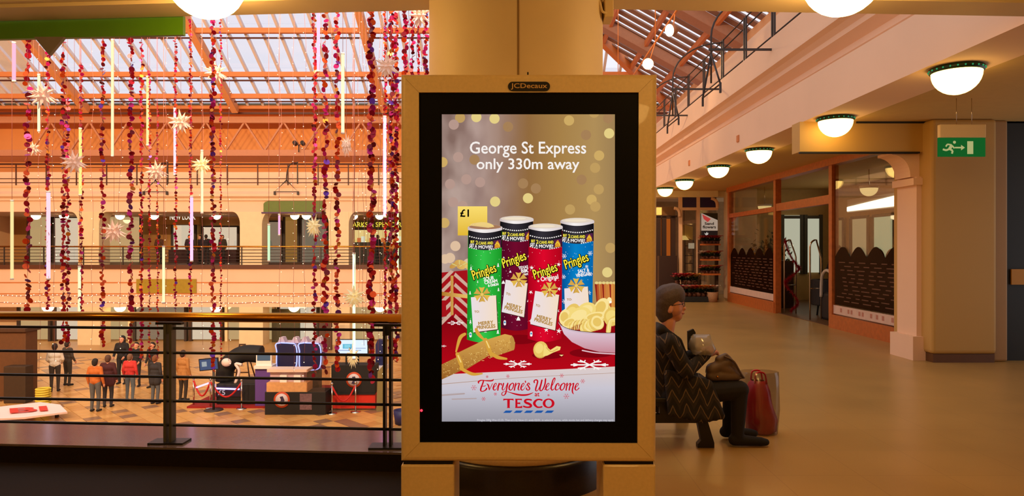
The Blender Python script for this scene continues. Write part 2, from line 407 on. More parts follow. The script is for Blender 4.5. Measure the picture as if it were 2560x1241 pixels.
# ---- skylight over the far side (29 degrees), each bar and pane a part
SL = .557; E0 = 38.1
rz = lambda Y: 9.6+SL*(E0-Y)
hipx = lambda Y: 8.5-(E0-Y)
rows = [38.1, 37.13, 35.67, 33.06, 29.0]
sk = thing('ceiling_skylight', 'sloping glazed roof over the far side of the atrium', 'skylight'); struct(sk); del sk['category']
nx = 0; X = -30.4
pane0 = {}
while X < 8:
    # mullion
    ytop = 29.0 if hipx(29.0) > X else E0-(8.5-X)
    if ytop < 37.8:
        MB().bar((X, E0, rz(E0)), (X, ytop, rz(ytop)), .13, .16, MULL).build('mullion', None, sk)
    for r in range(4):
        y0, y1 = rows[r], rows[r+1]
        if hipx(y1) > X+.85:
            if r not in pane0:
                pane0[r] = MB().prism([(0,0,0),(.85,0,0),(.85,y1-y0,rz(y1)-rz(y0)),(0,y1-y0,rz(y1)-rz(y0))], (0,0,.02)).build('roof_pane', PANE, sk, (X, y0, rz(y0)+.05))
            else: inst(pane0[r], sk, (X, y0, rz(y0)+.05))
    X += .85
for y in rows[1:4]:
    MB().box(-31, hipx(y), y-.1, y+.1, rz(y)-.40, rz(y)-.16).build('purlin', OBEAM, sk)
for y in (37.55, 36.1, 33.5, 37.3):
    MB().tube([(-31, y, rz(y)-.25), (hipx(y), y, rz(y)-.25)], .045, 8, PIPE).build('tie_rod', None, sk)
for Xr in (-24.1, -15.8, -7.5, .3):
    yt = max(29.0, E0-(8.5-Xr))
    MB().bar((Xr, E0, rz(E0)-.3), (Xr, yt, rz(yt)-.3), .34, .42, mat('main rafter paint', C(222,150,96), .6, noise=.06)).build('main_rafter', None, sk)
    for y in rows[1:4]:
        pass
# ---- louvred roof slope on the right
lv = thing('ceiling_louvres', 'brown louvred roof slope above the upper walkway', 'roof'); struct(lv); del lv['category']
lz = lambda X: 9.6+SL*(8.5-X)
Y = 11.0
while Y < 37.9:
    xt = max(-1.5, 8.5-(E0-Y))
    if 8.5-xt > .6:
        MB().bar((8.55, Y, lz(8.55)), (xt, Y, lz(xt)), .5, .1, BRAFT, up=(0,1,0)).build('louvre', None, lv) if False else \
        MB().prism([(8.55,Y-.22,lz(8.55)),(8.55,Y+.22,lz(8.55)),(xt,Y+.22,lz(xt)),(xt,Y-.22,lz(xt))], (0,0,.07)).build('louvre', BRAFT, lv)
    Y += .75
for Y in (14.4, 20.1, 25.8, 31.5):
    xt = max(-1.5, 8.5-(E0-Y))
    MB().prism([(8.5,Y-.36,lz(8.5)-.5),(8.5,Y+.36,lz(8.5)-.5),(xt,Y+.36,lz(xt)-.5),(xt,Y-.36,lz(xt)-.5)], (0,0,.48)).build('main_rafter', mat('louvre rafter', C(176,128,104), .6, noise=.1), lv)
for X in (7.4, 5.8, 4.2, 2.6):
    MB().box(X-.07, X+.07, 11, E0-(8.5-X), lz(X)-.32, lz(X)-.06).build('purlin', OBEAM, lv)
MB().bar((8.5, E0, 9.45), (-.6, 29.0, 9.45+SL*9.1), .3, .5, OBEAM).build('hip_beam', None, lv)
struct(MB().box(XL, 8.6, 28.6, 29.0, rz(29)-.2, rz(29)+.2).build('trim_15', OBEAM))
# lower floor tiles: each stone its own piece, laid a little proud of the bed
TL = [mat('pale ochre stone', C(222,168,98), .3, noise=.15, nscale=3), mat('honey stone', C(206,148,82), .3, noise=.15, nscale=3), mat('grey brown stone', C(150,112,84), .3, noise=.15, nscale=3)]
ft = bpy.data.objects['floor_lower']
tp = []; HD = .31
TL = [TL[0], TL[1], TL[2]]
for m in TL:
    q = MB().prism([(-HD,0,0),(0,-HD,0),(HD,0,0),(0,HD,0)], (0,0,.02)).build('stone_tile', m, ft, (0,0,-3.8)); tp.append(q)
first = [True]*3; n = 0; rest = MB(); rt = random.Random(21)
for j in range(0, 44):
    for i in range(-46, 0):
        Xc = i*.64+(.32 if j % 2 else 0); Yc = 19.6+j*.32
        pxx = VX+FPX*Xc/Yc
        if not (-10 < pxx < 1002): continue
        k = 2 if rt.random() < .13 else (1 if rt.random() < .3 else 0)
        if n < 300:
            if first[k]: tp[k].location = (Xc, Yc, -3.8); first[k] = False
            else: inst(tp[k], ft, (Xc, Yc, -3.8))
        else: rest.prism([(Xc-HD,Yc,-3.8),(Xc,Yc-HD,-3.8),(Xc+HD,Yc,-3.8),(Xc,Yc+HD,-3.8)], (0,0,.02), TL[k])
        n += 1
rest.build('stone_tiles_beyond', None, ft)['kind'] = 'stuff'
# ================================================================== ADVERTISING DISPLAY
KY = 3.43; KS = FPX/KY
kx = lambda px: (px-VX)/KS; kz = lambda py: EYE+(VY-py)/KS
kio = thing('advertising_display', 'large cream freestanding digital advertising display in front of the column', 'display', (kx(1322), KY, 0))
KX0 = kx(1322)
def K(px, py, d=0.0): return Vector((kx(px)-KX0, d, kz(py)))     # local
mb = MB()
o0 = [(1000,183),(1645,183),(1642,1159),(1000,1157)]; i0 = [(1047,231),(1597,231),(1594,1110),(1049,1108)]
fr = []
# bevelled housing frame: outer ring, sloping lip to the glass
for k in range(4):
    a, b = o0[k], o0[(k+1) % 4]; c, d = i0[(k+1) % 4], i0[k]
    def sh(p, q, t): return (p[0]+(q[0]-p[0])*t, p[1]+(q[1]-p[1])*t)
    prof_ = [(0,.045),(.03,.022),(.08,.009),(.16,.003),(.28,0),(1,0)]
    for (t0, d0), (t1, d1) in zip(prof_[:-1], prof_[1:]):
        mb.add([K(*sh(a,d,t0),d0),K(*sh(b,c,t0),d0),K(*sh(b,c,t1),d1),K(*sh(a,d,t1),d1)], [(0,1,2,3)], None, t1 < .5)
    mb.add([K(*d,0),K(*c,0),K(*c,.015),K(*d,.015)], [(0,1,2,3)])
    mb.add([K(*a,.045),K(*b,.045),K(*b,.34),K(*a,.34)], [(0,1,2,3)])
mb.add([K(*p,.34) for p in o0], [(0,1,2,3)])
mb.build('housing', KIOSK, kio)
for k in range(4):
    a, d = o0[k], i0[k]
    MB().bar(K(a[0]*.7+d[0]*.3, a[1]*.7+d[1]*.3, -.0004), K(d[0],d[1],-.0004), .0012, .0008, up=(0,1,0)).build('mitre_seam', mat('mitre shadow', C(150,110,60), .6), kio)
bz = MB().poly([K(*p,.012) for p in i0]).build('glass_bezel', mat('black screen glass', C(3,3,3), .5, spec=.1), kio)
led = MB().ball(K(1053,1028,.008), .0065, emat('red indicator', (1,.02,.04,1), 4)).build('indicator_light', None, kio)
for (xa, xb) in ((1001,1135),(1509,1641)):
    m = MB(); m.box(kx(xa)-KX0, kx(xb)-KX0, .015, .32, 0, kz(1166)); m.build('leg', KIOSK, kio, bevel=.008)
    MB().box(kx(xa)-KX0+.01, kx(xb)-KX0-.01, .03, .30, kz(1167), kz(1157)).build('gap_plate', BLK2, kio)
    MB().box(kx(xa)-KX0-.02, kx(xb)-KX0+.02, 0, .34, 0, .02).build('foot_plate', KIOSK, kio)
MB().box(-.3,.3,.33,.40,.55,2.45).build('back_cover', KIOSK, kio)
MB().tube([K(1321,183,.2), K(1321,155,.2)], .004, 8, BLK2).build('aerial', None, kio)
def pill(cx, cy, w, h, n=10):
    r = h/2; pts = []
    for k in range(n+1): t = -math.pi/2+math.pi*k/n; pts.append((cx+w/2-r+r*math.cos(t), cy+r*math.sin(t)))
    for k in range(n+1): t = math.pi/2+math.pi*k/n; pts.append((cx-w/2+r+r*math.cos(t), cy+r*math.sin(t)))
    return pts
bd = MB().prism([K(x,y,-.006) for x, y in pill(1322.5,216.5,105,23)], (0,.006,0)).build('name_badge', BLK2, kio)
mt = MB(); put_text(mt, 'JCDecaux', lambda u, v: K(u,v,-.0066), 1322.5, 217, 91, 16, mat('badge lettering', C(214,170,100), .5), off=.012)
mt.build('badge_lettering', None, bd)

# ---- the picture on the screen: everything below is flat print that glows
SX0, SX1, SY0, SY1 = 1104, 1538, 285, 1056
def screen_material():
    m = bpy.data.materials.new('screen picture backdrop'); m.use_nodes = True; nt = m.node_tree; nt.nodes.clear()
    N = nt.nodes.new; L = nt.links.new
    o = N('ShaderNodeOutputMaterial'); e = N('ShaderNodeEmission'); L(e.outputs[0], o.inputs[0])
    tc = N('ShaderNodeTexCoord'); sp = N('ShaderNodeSeparateXYZ'); L(tc.outputs['Generated'], sp.inputs[0])
    r = N('ShaderNodeValToRGB'); cr = r.color_ramp
    cr.elements[0].position = 0; cr.elements[0].color = C(158,132,118); cr.elements[1].position = 1; cr.elements[1].color = C(158,128,84)
    for p, c in ((.2,C(166,138,130)),(.36,C(152,118,96)),(.5,C(146,106,62)),(.68,C(166,128,72)),(.88,C(176,142,88))):
        q = cr.elements.new(p); q.color = c
    L(sp.outputs['X'], r.inputs[0])
    nz = N('ShaderNodeTexNoise'); nz.inputs['Scale'].default_value = 9; nz.inputs['Detail'].default_value = 1.5; L(tc.outputs['Generated'], nz.inputs['Vector'])
    mp = N('ShaderNodeMapRange'); mp.inputs['From Max'].default_value = .45; mp.inputs['To Min'].default_value = .85; mp.inputs['To Max'].default_value = 0
    L(sp.outputs['X'], mp.inputs['Value'])
    r2 = N('ShaderNodeValToRGB'); r2.color_ramp.elements[0].color = C(120,92,84); r2.color_ramp.elements[1].color = C(190,166,156)
    r2.color_ramp.elements[0].position = .32; r2.color_ramp.elements[1].position = .68
    L(nz.outputs['Fac'], r2.inputs[0])
    mx = N('ShaderNodeMixRGB'); L(mp.outputs[0], mx.inputs[0]); L(r.outputs[0], mx.inputs[1]); L(r2.outputs[0], mx.inputs[2])
    L(mx.outputs[0], e.inputs[0]); m.cycles.emission_sampling = 'NONE'
    return m
LAY = [0.0108]
HOLD = [0]
def nxt():
    if not HOLD[0]: LAY[0] -= .000012
    return LAY[0]
def hold(): nxt(); HOLD[0] = 1
def free(): HOLD[0] = 0
scr = MB().poly([K(SX0,SY0,.011),K(SX1,SY0,.011),K(SX1,SY1,.011),K(SX0,SY1,.011)], screen_material()).build('screen', None, kio)
scr['label'] = 'lit portrait screen showing a crisps advert'
class PR:
    """a printed picture element: flat shapes in photo-sized units, drawn one over another, clipped to the screen"""
    def __init__(s): s.mb = MB()
    def poly(s, pts, m):
        d = nxt(); P = clip(pts)
        if len(P) > 2: s.mb.poly([K(x,y,d) for x, y in P], m)
        return s
    def ell(s, cx, cy, rx, ry, m, rot=0, n=22, a0=0, a1=2*math.pi):
        ca, sa = math.cos(rot), math.sin(rot); pts = []
        for k in range(n):
            t = a0+(a1-a0)*k/(n if abs(a1-a0-2*math.pi) < 1e-6 else n-1); u, v = rx*math.cos(t), ry*math.sin(t); pts.append((cx+u*ca-v*sa, cy+u*sa+v*ca))
        return s.poly(pts, m)
    def line(s, pts, w, m, n=5):
        P = catmull([(p[0],p[1],0) for p in pts], n); Wd = w if isinstance(w,(list,tuple)) else [w]*len(pts)
        ws = [x.x for x in catmull([(q,0,0) for q in Wd], n)]
        d = nxt(); vs = []
        for i, p in enumerate(P):
            t = (P[min(i+1,len(P)-1)]-P[max(i-1,0)]); t = t.normalized() if t.length > 1e-9 else Vector((1,0,0)); nrm = Vector((-t.y,t.x,0))*max(ws[i],.3)/2
            for q in (p+nrm, p-nrm): vs.append(K(min(max(q.x,SX0),SX1), min(max(q.y,SY0),SY1), d))
        s.mb.add(vs, [(2*i,2*i+1,2*i+3,2*i+2) for i in range(len(P)-1)], m)
        for q, ww in ((P[0], ws[0]), (P[-1], ws[-1])):
            if ww > 1.2: s.ell(q.x, q.y, ww/2, ww/2, m, n=10)
        return s
    def text(s, body, cx, cy, w, h, m, rot=0, shear=0, off=0, space=1.0, clipx=None, bold=0):
        d = nxt()
        off = min(off, .008)
        if bold:
            n8 = 8 if bold > 1 else 4
            for k in range(n8):
                a = 2*math.pi*k/n8; s.text(body, cx+bold*math.cos(a), cy+bold*math.sin(a), w, h, m, rot, shear, off, space, clipx)
            return s
        def fn(u, v):
            u = min(max(u, SX0), clipx if clipx else SX1); return K(u, v, d)
        put_text(s.mb, body, fn, cx, cy, w, h, m, rot, shear, off, space); return s
    def flake(s, cx, cy, r, m, w=None, sy=1.0, rot=0):
        w = w or r*.16
        for k in range(6):
            a = rot+k*math.pi/3; c, q = math.cos(a), math.sin(a)*sy
            s.line([(cx,cy),(cx+r*c,cy+r*q)], w, m, 1)
            for t, sg in ((.6,1),(.6,-1)):
                b = a+sg*.7
                s.line([(cx+r*t*c,cy+r*t*q),(cx+r*t*c+r*.34*math.cos(b), cy+r*t*q+r*.34*math.sin(b)*sy)], w*.85, m, 1)
        return s
    def done(s, name): return s.mb.build(name, None, scr)
def clip(pts):
    def cut(P, inside, inter):
        out = []
        for i in range(len(P)):
            a, b = P[i-1], P[i]
            if inside(b):
                if not inside(a): out.append(inter(a,b))
                out.append(b)
            elif inside(a): out.append(inter(a,b))
        return out
    P = [(p[0],p[1]) for p in pts]
    for ax, lim, sg in ((0,SX0,1),(0,SX1,-1),(1,SY0,1),(1,SY1,-1)):
        if not P: break
        P = cut(P, lambda p: sg*(p[ax]-lim) >= 0, lambda a, b: tuple(a[k]+(b[k]-a[k])*((lim-a[ax])/((b[ax]-a[ax]) or 1e-9)) for k in (0,1)))
    return P
E = lambda n, r, g, b, s=1.0: emat('print '+n, C(r,g,b), s)
def gradE(name, c0, c1, axis='X', mid=None):
    if name in MATS: return MATS[name]
    m = bpy.data.materials.new(name); m.use_nodes = True; nt = m.node_tree; nt.nodes.clear(); N = nt.nodes.new; L = nt.links.new
    o = N('ShaderNodeOutputMaterial'); e = N('ShaderNodeEmission'); L(e.outputs[0], o.inputs[0])
    tc = N('ShaderNodeTexCoord'); sp = N('ShaderNodeSeparateXYZ'); r = N('ShaderNodeValToRGB')
    L(tc.outputs['Generated'], sp.inputs[0]); L(sp.outputs[axis], r.inputs[0]); L(r.outputs[0], e.inputs[0])
    r.color_ramp.elements[0].color = c0; r.color_ramp.elements[1].color = c1
    if mid: q = r.color_ramp.elements.new(mid[0]); q.color = mid[1]
    m.cycles.emission_sampling = 'NONE'; MATS[name] = m; return m
# bokeh
bk = [(190,75,1),(320,70,3),(465,82,3),(573,147,0),(1060,97,2),(1260,35,1),(1372,80,0),(1380,200,3),(1195,213,0),(1300,377,2),(1268,475,1),(1160,570,0),(1297,647,1),(1240,730,2),(1270,785,1),(1068,808,1),(470,745,3),(732,718,3),(693,600,0),(795,640,0),(350,590,4),(240,567,4),(110,605,4),(135,750,4),(65,915,2),(153,1100,5),(110,1195,5),(1390,1115,1),(175,390,4),(305,410,0),(50,430,2),(140,130,4),(210,780,4),(1365,1310,3)]
bc = [E('bokeh tan',166,128,86), E('bokeh gold',192,156,94), E('bokeh yellow',206,170,100), E('bokeh pale',228,206,132), E('bokeh mauve',182,150,138), E('bokeh blush',222,190,158)]
p = PR()
for x, y, k in bk: p.ell(1090+x/3.183, 270+y/3.183, 12.8, 12.8, bc[k])
p.ell(1170, 660, 13, 13, bc[5]).ell(1112,648,12,12,bc[5]).done('bokeh_lights')['kind'] = 'stuff'
# table: white boards, red cloth
p = PR(); p.poly([(1104,905),(1538,905),(1538,1056),(1104,1056)], gradE('print white boards', C(150,148,158), C(226,206,198), 'Z', (.55, C(200,196,208))))
p.line([(1104,962),(1300,946),(1538,934)], [1.5,1,1], E('board gap',176,140,120)); p.line([(1104,990),(1160,986)], 4, E('board knot',178,160,160)); p.line([(1130,1000),(1190,998)], 3, E('board knot',178,160,160))
p.done('white_boards')
p = PR(); p.poly([(1104,800),(1180,772),(1400,770),(1538,772),(1538,918),(1400,925),(1250,931),(1104,938)], gradE('print red cloth', C(186,8,24), C(120,6,16), 'Z'))
p.ell(1370,890,40,9,E('cloth shade',128,4,16)).ell(1300,850,44,12,E('cloth shade',128,4,16)).ell(1480,884,56,12,E('cloth shade',128,4,16)).done('red_cloth')
# wrapped present with stripes and gold bow
p = PR(); R1, R2, GO = E('wrap red',164,18,26), E('wrap stripe',206,168,150), gradE('print gold ribbon', C(176,116,40), C(238,196,108))
p.poly([(1104,682),(1168,676),(1172,790),(1104,792)], R1)
for q in range(5):
    yy = 676+q*26; p.poly([(1104,yy+22),(1126,yy),(1134,yy+4),(1104,yy+34)], R2); p.poly([(1138,yy+6),(1168,yy+34),(1168,yy+44),(1134,yy+14)], R2)
p.poly([(1126,690),(1133,690),(1133,788),(1126,790)], GO).poly([(1104,730),(1170,738),(1170,747),(1104,740)], GO)
for dx, dy, rr in ((-14,0,12),(0,-8,12),(14,-3,12),(22,4,10),(4,4,11)):
    p.ell(1148+dx, 664+dy, rr, 6, gradE('print gold ribbon', C(176,116,40), C(238,196,108)), rot=dx*.04).line([(1148,668),(1148+dx*1.3,660+dy)], [1,2.5], E('bow glint',214,208,130))
p.poly([(1104,752),(1114,752),(1116,792),(1104,794)], R1); p.done('striped_present')
# glass candle holder
p = PR(); p.poly([(1487,712),(1538,706),(1538,778),(1496,778)], gradE('print candle glass', C(176,60,30), C(226,150,70), 'X'))
for q in range(6): p.line([(1490+q*9,712),(1494+q*8.4,772)], [4,1.5], E('candle rib',200,132,60) if q % 2 else E('candle dark',140,30,24)); p.ell(1492+q*9, 708, 4.5, 3.4, E('bokeh pale',228,206,132))
p.ell(1524,752,6,8,E('candle flame',255,236,170)).ell(1527,756,3,3,E('flame core',255,255,240)).done('candle_glass')
# price tag
p = PR(); p.poly([(1144,516),(1218,516),(1218,589),(1144,589)], gradE('print price gold', C(226,182,52), C(250,220,110), 'Z')); p.text('£1', 1161, 533, 21, 18, E('black',4,4,4), bold=.6); p.done('price_tag')
# crisp cans
WHT, YEL, BLKP = E('white',246,240,236), E('can yellow',240,222,70), E('black',4,4,4)
def curve_band(xl, xr, y0, y1, sag, n=14):
    top = [(xl+(xr-xl)*k/n, y0+sag*math.sin(math.pi*k/n)) for k in range(n+1)]
    bot = [(xl+(xr-xl)*k/n, y1+sag*math.sin(math.pi*k/n)) for k in range(n, -1, -1)]
    return top+bot
def can(name, x0, x1, ytop, ybot, xb0, xb1, cols, deco, tagq, bow, logo, flav, opened=False, cx1=None):
    p = PR(); mid = (x0+x1)/2; w = x1-x0
    c0, cm, c1 = cols
    p.poly([(x0,ytop+6),(x1,ytop+6)]+[(xb1-(xb1-xb0)*k/12, ybot+8*math.sin(math.pi*k/12)) for k in range(13)], gradE('print '+name, c0, c1, 'X', (.45, cm)))
    f = lambda y: (x0+(xb0-x0)*(y-ytop)/(ybot-ytop), x1+(xb1-x1)*(y-ytop)/(ybot-ytop))
    rnd = random.Random(len(name)*7)
    hold()
    for k in range(46):
        yy = rnd.uniform(ytop+56, ybot-4); a, b = f(yy); p.ell(rnd.uniform(a+2,b-2), yy, .7, .7, WHT, n=5)
    for k, (dx, dy, sz) in enumerate([(.1,.36,1),(.9,.33,1),(.92,.55,.9),(.08,.58,.9),(.88,.75,.9),(.1,.84,1),(.55,.92,1.1),(.92,.93,1.2),(.3,.48,.6),(.8,.47,.7)]):
        yy = ytop+(ybot-ytop)*dy; a, b = f(yy); xx = a+(b-a)*dx; sz *= 6
        if deco == 'tree':
            for t in range(3): p.poly([(xx,yy-sz+t*sz*.5),(xx+sz*.3+t*sz*.12,yy-sz*.35+t*sz*.5),(xx-sz*.3-t*sz*.12,yy-sz*.35+t*sz*.5)], WHT)
        elif deco == 'star':
            p.poly([(xx+(sz if q % 2 == 0 else sz*.36)*math.sin(q*math.pi/5+.2*k), yy-(sz if q % 2 == 0 else sz*.36)*math.cos(q*math.pi/5+.2*k)) for q in range(10)], WHT)
        elif deco == 'flake': p.flake(xx, yy, sz, WHT, .9, rot=k)
        else: p.poly([(xx,yy-sz),(xx+sz*.5,yy-sz*.3),(xx+sz*.8,yy+sz*.6),(xx-sz*.8,yy+sz*.6),(xx-sz*.5,yy-sz*.3)], WHT)
    free()
    # dark film-strip band
    p.poly(curve_band(x0+.5, x1-.5, ytop+2, ytop+47, 7), gradE('print film band', C(10,8,8), C(14,10,12), 'X', (.4, C(52,48,56))))
    hold()
    for yy in (ytop+19, ytop+46.5):
        for k in range(15):
            t = (k+.5)/15; u = mid+(t-.5)*w*.97
            if yy > ytop+30 and .25 < t < .6: continue
            p.poly([(u-1.5,yy-1.6+7*math.sin(math.pi*t)),(u+1.5,yy-1.6+7*math.sin(math.pi*t)),(u+1.5,yy+1.2+7*math.sin(math.pi*t)),(u-1.5,yy+1.2+7*math.sin(math.pi*t))], WHT)
    free(); cl = cx1 or x1
    for u, wd, t, hh in ((.13,9,'BUY',6.5),(.255,5.5,'2',9),(.425,19,'CANS',7),(.65,14,'AND',7)):
        if x0+w*u+wd/2 < cl: p.text(t, x0+w*u, ytop+30.5+6*math.sin(math.pi*u), wd, hh, YEL, bold=.35)
    for u, wd, t in ((.11,11,'GET'),(.23,5,'A'),(.515,35,'MOVIE!')):
        if x0+w*u+wd/2 < cl: p.text(t, x0+w*u, ytop+40+6*math.sin(math.pi*u), wd, 8, WHT, bold=.35)
    p.poly([(x0+w*.75,ytop+30),(x0+w*.97,ytop+27),(x0+w*.97,ytop+48),(x0+w*.74,ytop+50)], E('movie purple',84,34,70))
    p.poly([(x0+w*.77,ytop+49),(x0+w*.82,ytop+34),(x0+w*.87,ytop+30),(x0+w*.93,ytop+38),(x0+w*.95,ytop+47)], E('movie gold',220,150,40)).line([(x0+w*.79,ytop+41),(x0+w*.86,ytop+36),(x0+w*.93,ytop+43)], 1.6, YEL)
    # rim or lid
    SIL = gradE('print silver rim', C(196,178,176), C(214,200,200), 'X', (.4, C(246,240,238)))
    p.poly(curve_band(x0-1, x1+1, ytop-4, ytop+2, 7), SIL); p.ell(mid, ytop-3, w/2+1, 8, SIL)
    p.ell(mid, ytop-4.5, w/2-2, 6.2, E('lid top',226,210,192) if not opened else E('can inside',166,120,90))
    if opened:
        for k in range(5): p.ell(mid-14+k*3.2, ytop-5-k*.5, 24, 9, E('crisp %d' % (k % 2), 238-10*(k % 2), 206-10*(k % 2), 128), rot=.12, a0=math.pi, a1=2*math.pi)
        p.poly(curve_band(x0, x1, ytop+1.5, ytop+3.6, 7), SIL)
    else: p.ell(mid-4, ytop-4.5, w*.33, 3.2, E('lid glow',240,224,198))
    # maker's name, rising to the right
    lx, ly = logo
    kw = dict(rot=-.36, shear=.12)
    p.text('Pringles', lx, ly, 62, 31, BLKP, space=1.05, bold=2.3, **kw); p.text('Pringles', lx-.4, ly-.4, 62, 31, E('logo yellow',246,226,60), space=1.05, bold=.5, **kw)
    for (t, dx, dy, wd, hh) in flav: p.text(t, dx, dy, wd, hh, WHT, rot=-.16, bold=.4, clipx=cl)
    # gift tag and bow
    p.poly([(x+1.5,y+2) for x, y in tagq], E('tag shade',60,30,24)); p.poly(tagq, gradE('print gift tag '+name, C(232,222,232), C(246,220,188), 'X'))
    a, b, c, d = tagq; ang = math.atan2(b[1]-a[1], b[0]-a[0])+(.10 if a[1] < b[1] else -.02)
    Tx = lambda u, v: (a[0]+(b[0]-a[0])*u+(d[0]-a[0])*v, a[1]+(b[1]-a[1])*u+(d[1]-a[1])*v)
    TG = E('tag gold lettering',176,130,50)
    q = Tx(.2,.42); p.text('TO:', q[0], q[1], 12, 5.5, TG, rot=ang, bold=.25)
    if ybot > 800:
        q = Tx(.52,.76); p.text('MERRY', q[0], q[1], 37, 8.5, TG, rot=ang, bold=.45)
        q = Tx(.52,.87); p.text('PRINGLES', q[0], q[1], 46, 8.5, TG, rot=ang, bold=.45)
    for k in range(6):
        t = k*math.pi/3+.5; ex, ey = bow[0]+20*math.cos(t), bow[1]+19*math.sin(t); px_, py_ = -math.sin(t), math.cos(t)
        p.poly([(bow[0],bow[1]),(ex+px_*8,ey+py_*8),(ex-math.cos(t)*2,ey-math.sin(t)*2),(ex-px_*8,ey-py_*8)], E('bow %d' % (k % 2), 226-14*(k % 2), 182-16*(k % 2), 74))
        p.line([(bow[0],bow[1]),(ex+px_*8,ey+py_*8)], [1,.8], E('bow line',130,60,30))
    p.ell(bow[0], bow[1], 4, 4, E('bow knot',236,200,100))
    p.poly(pill_v(f(ybot-12)[0]+9, ybot-12, 6, 13), WHT); p.poly(pill_v(f(ybot-12)[0]+9, ybot-13, 4, 5), E('tag blue',40,130,190))
    return p.done('crisp_can_picture')
def pill_v(cx, cy, w, h): return [(cx+(y-cy), cy+(x-cx)) for x, y in pill(cx, cy, h, w, 6)]
can('maroon', 1250, 1333, 551, 820, 1253, 1331, (C(70,8,34),C(112,10,44),C(92,6,30)), 'bell', [(1264,700),(1319,709),(1310,794),(1254,781)], (1297,700), (1286,653), [('TEXAS',1308,669,24,7),('BBQ',1314,678,22,10),('SAUCE',1316,686,16,5)], cx1=1324)
can('blue', 1402, 1485, 556, 792, 1404, 1481, (C(4,70,140),C(8,128,198),C(4,100,172)), 'flake', [(1411,722),(1470,717),(1474,780),(1413,790)], (1441,715), (1442,656), [('SALT &',1459,677,28,8),('VINEGAR',1458,687,36,9)])
can('red', 1322, 1406, 570, 848, 1319, 1404, (C(170,2,26),C(222,8,42),C(170,4,24)), 'star', [(1338,728),(1398,738),(1388,827),(1326,811)], (1374,725), (1364,681), [('Original',1374,697,44,15)])
can('green', 1170, 1255, 572, 850, 1167, 1251, (C(20,140,34),C(52,196,72),C(22,150,34)), 'tree', [(1177,744),(1240,739),(1244,824),(1183,832)], (1205,737), (1211,683), [('SOUR',1222,697,26,9),('CREAM',1227,705,32,8),('& ONION',1233,713,26,6)], opened=True)
# bowl of crisps
p = PR(); CR = [E('crisp a',244,216,124), E('crisp b',232,196,100), E('crisp c',250,226,150), E('crisp d',214,170,84)]
def crisp(cx, cy, rx, ry, rot, k):
    p.ell(cx+.8, cy+1.2, rx, ry, CR[3], rot); p.ell(cx, cy, rx, ry, CR[k], rot); p.ell(cx-1, cy-1, rx*.7, ry*.62, CR[(k+2) % 3], rot)
for a_ in ((1508,780,22,22,.5,0),(1503,770,17,26,.5,2),(1466,778,26,20,-.5,0),(1430,784,18,26,.5,1),(1412,794,14,20,.2,2),(1448,790,30,20,-.4,0),(1488,793,28,12,-.2,2),(1530,792,20,24,.3,1),(1424,808,20,12,-.5,2)): crisp(*a_)
for k in range(9): p.line([(1418+k*4.5,826-k*.3),(1424+k*4.6,808-k*1.0),(1444+k*4.2,803)], 2.6, CR[k % 4])
for k in range(6): crisp(1464+k*6, 820-k*2.6, 15, 13+k, -.5, k % 3)
for k in range(3): p.line([(1518+k*3,830),(1522+k*3,804),(1536,792+k*6)], [6,5,4], CR[(k+1) % 3])
rim = [(1396,804),(1405,815),(1425,824),(1460,830),(1500,833),(1538,833)]
p.poly(rim+[(1538,883),(1500,881),(1462,872),(1430,856),(1410,836)], gradE('print bowl', C(196,128,140), C(246,232,240), 'Z', (.5, C(226,206,222))))
p.line(rim, 1.4, E('bowl rim',60,50,50)); p.line([(x,y+3) for x, y in rim], 1, E('bowl line',190,170,180)); p.line([(1456,877),(1490,883),(1538,886)], 3, E('bowl foot',226,190,200)); p.done('crisp_bowl_picture')
# loose crisp
p = PR(); p.ell(1352,876,18,21,CR[3],.3).ell(1351,874,17.5,20,CR[1],.3).poly([(1360,862),(1376,876),(1392,866),(1402,868),(1400,876),(1384,882),(1368,890),(1358,892)], CR[0]).line([(1366,870),(1378,880),(1394,873)], 2, CR[3]).ell(1348,872,10,13,CR[0],.3).poly([(1398,888),(1409,888),(1404,892)], CR[2]).done('loose_crisp_picture')
# gold cracker with ribbons
p = PR(); GC = gradE('print gold cracker', C(150,92,36), C(224,172,84), 'Z'); GD = E('cracker glint',246,214,130); RB = E('ribbon gold',214,160,60)
p.poly([(1104,912),(1146,892),(1156,926),(1104,950)], GC).poly([(1142,884),(1212,850),(1222,890),(1160,928),(1148,922)], GC)
p.poly([(1210,852),(1262,836),(1280,840),(1288,858),(1284,876),(1226,896)], GC); p.ell(1281,859,6,18,E('cracker end',190,140,66),-.1)
rnd = random.Random(3); hold()
for k in range(150):
    u = rnd.random(); v = rnd.uniform(-.45,.45); x = 1106+u*172; y = 930-u*72+v*40
    p.ell(x, y, rnd.choice((.7,1,1.4)), .8, GD if k % 3 else E('cracker dark',132,76,26), n=5)
free()
for (x, y, pts) in ((1147,904,[(1140,880),(1150,846),(1162,836)]),(1218,868,[(1212,852),(1196,836),(1190,824)])):
    p.line([(x-4,y-18),(x+3,y),(x+9,y+20)], [9,11,8], RB); p.line([(x-2,y-14),(x+5,y+2)], 3, GD); p.line(pts, [4,9,7], RB)
p.line([(1228,884),(1244,894),(1266,898)], [8,9,5], RB); p.line([(1152,922),(1180,936),(1205,935)], [8,8,4], RB); p.done('gold_cracker_picture')
# felt snowflakes
p = PR()
for x, y, r in ((1294,911,34),(1474,913,46),(1139,808,20),(1106,866,10)): p.flake(x, y, r, WHT, r*.07, sy=.28)
p.done('felt_snowflakes')['kind'] = 'stuff'
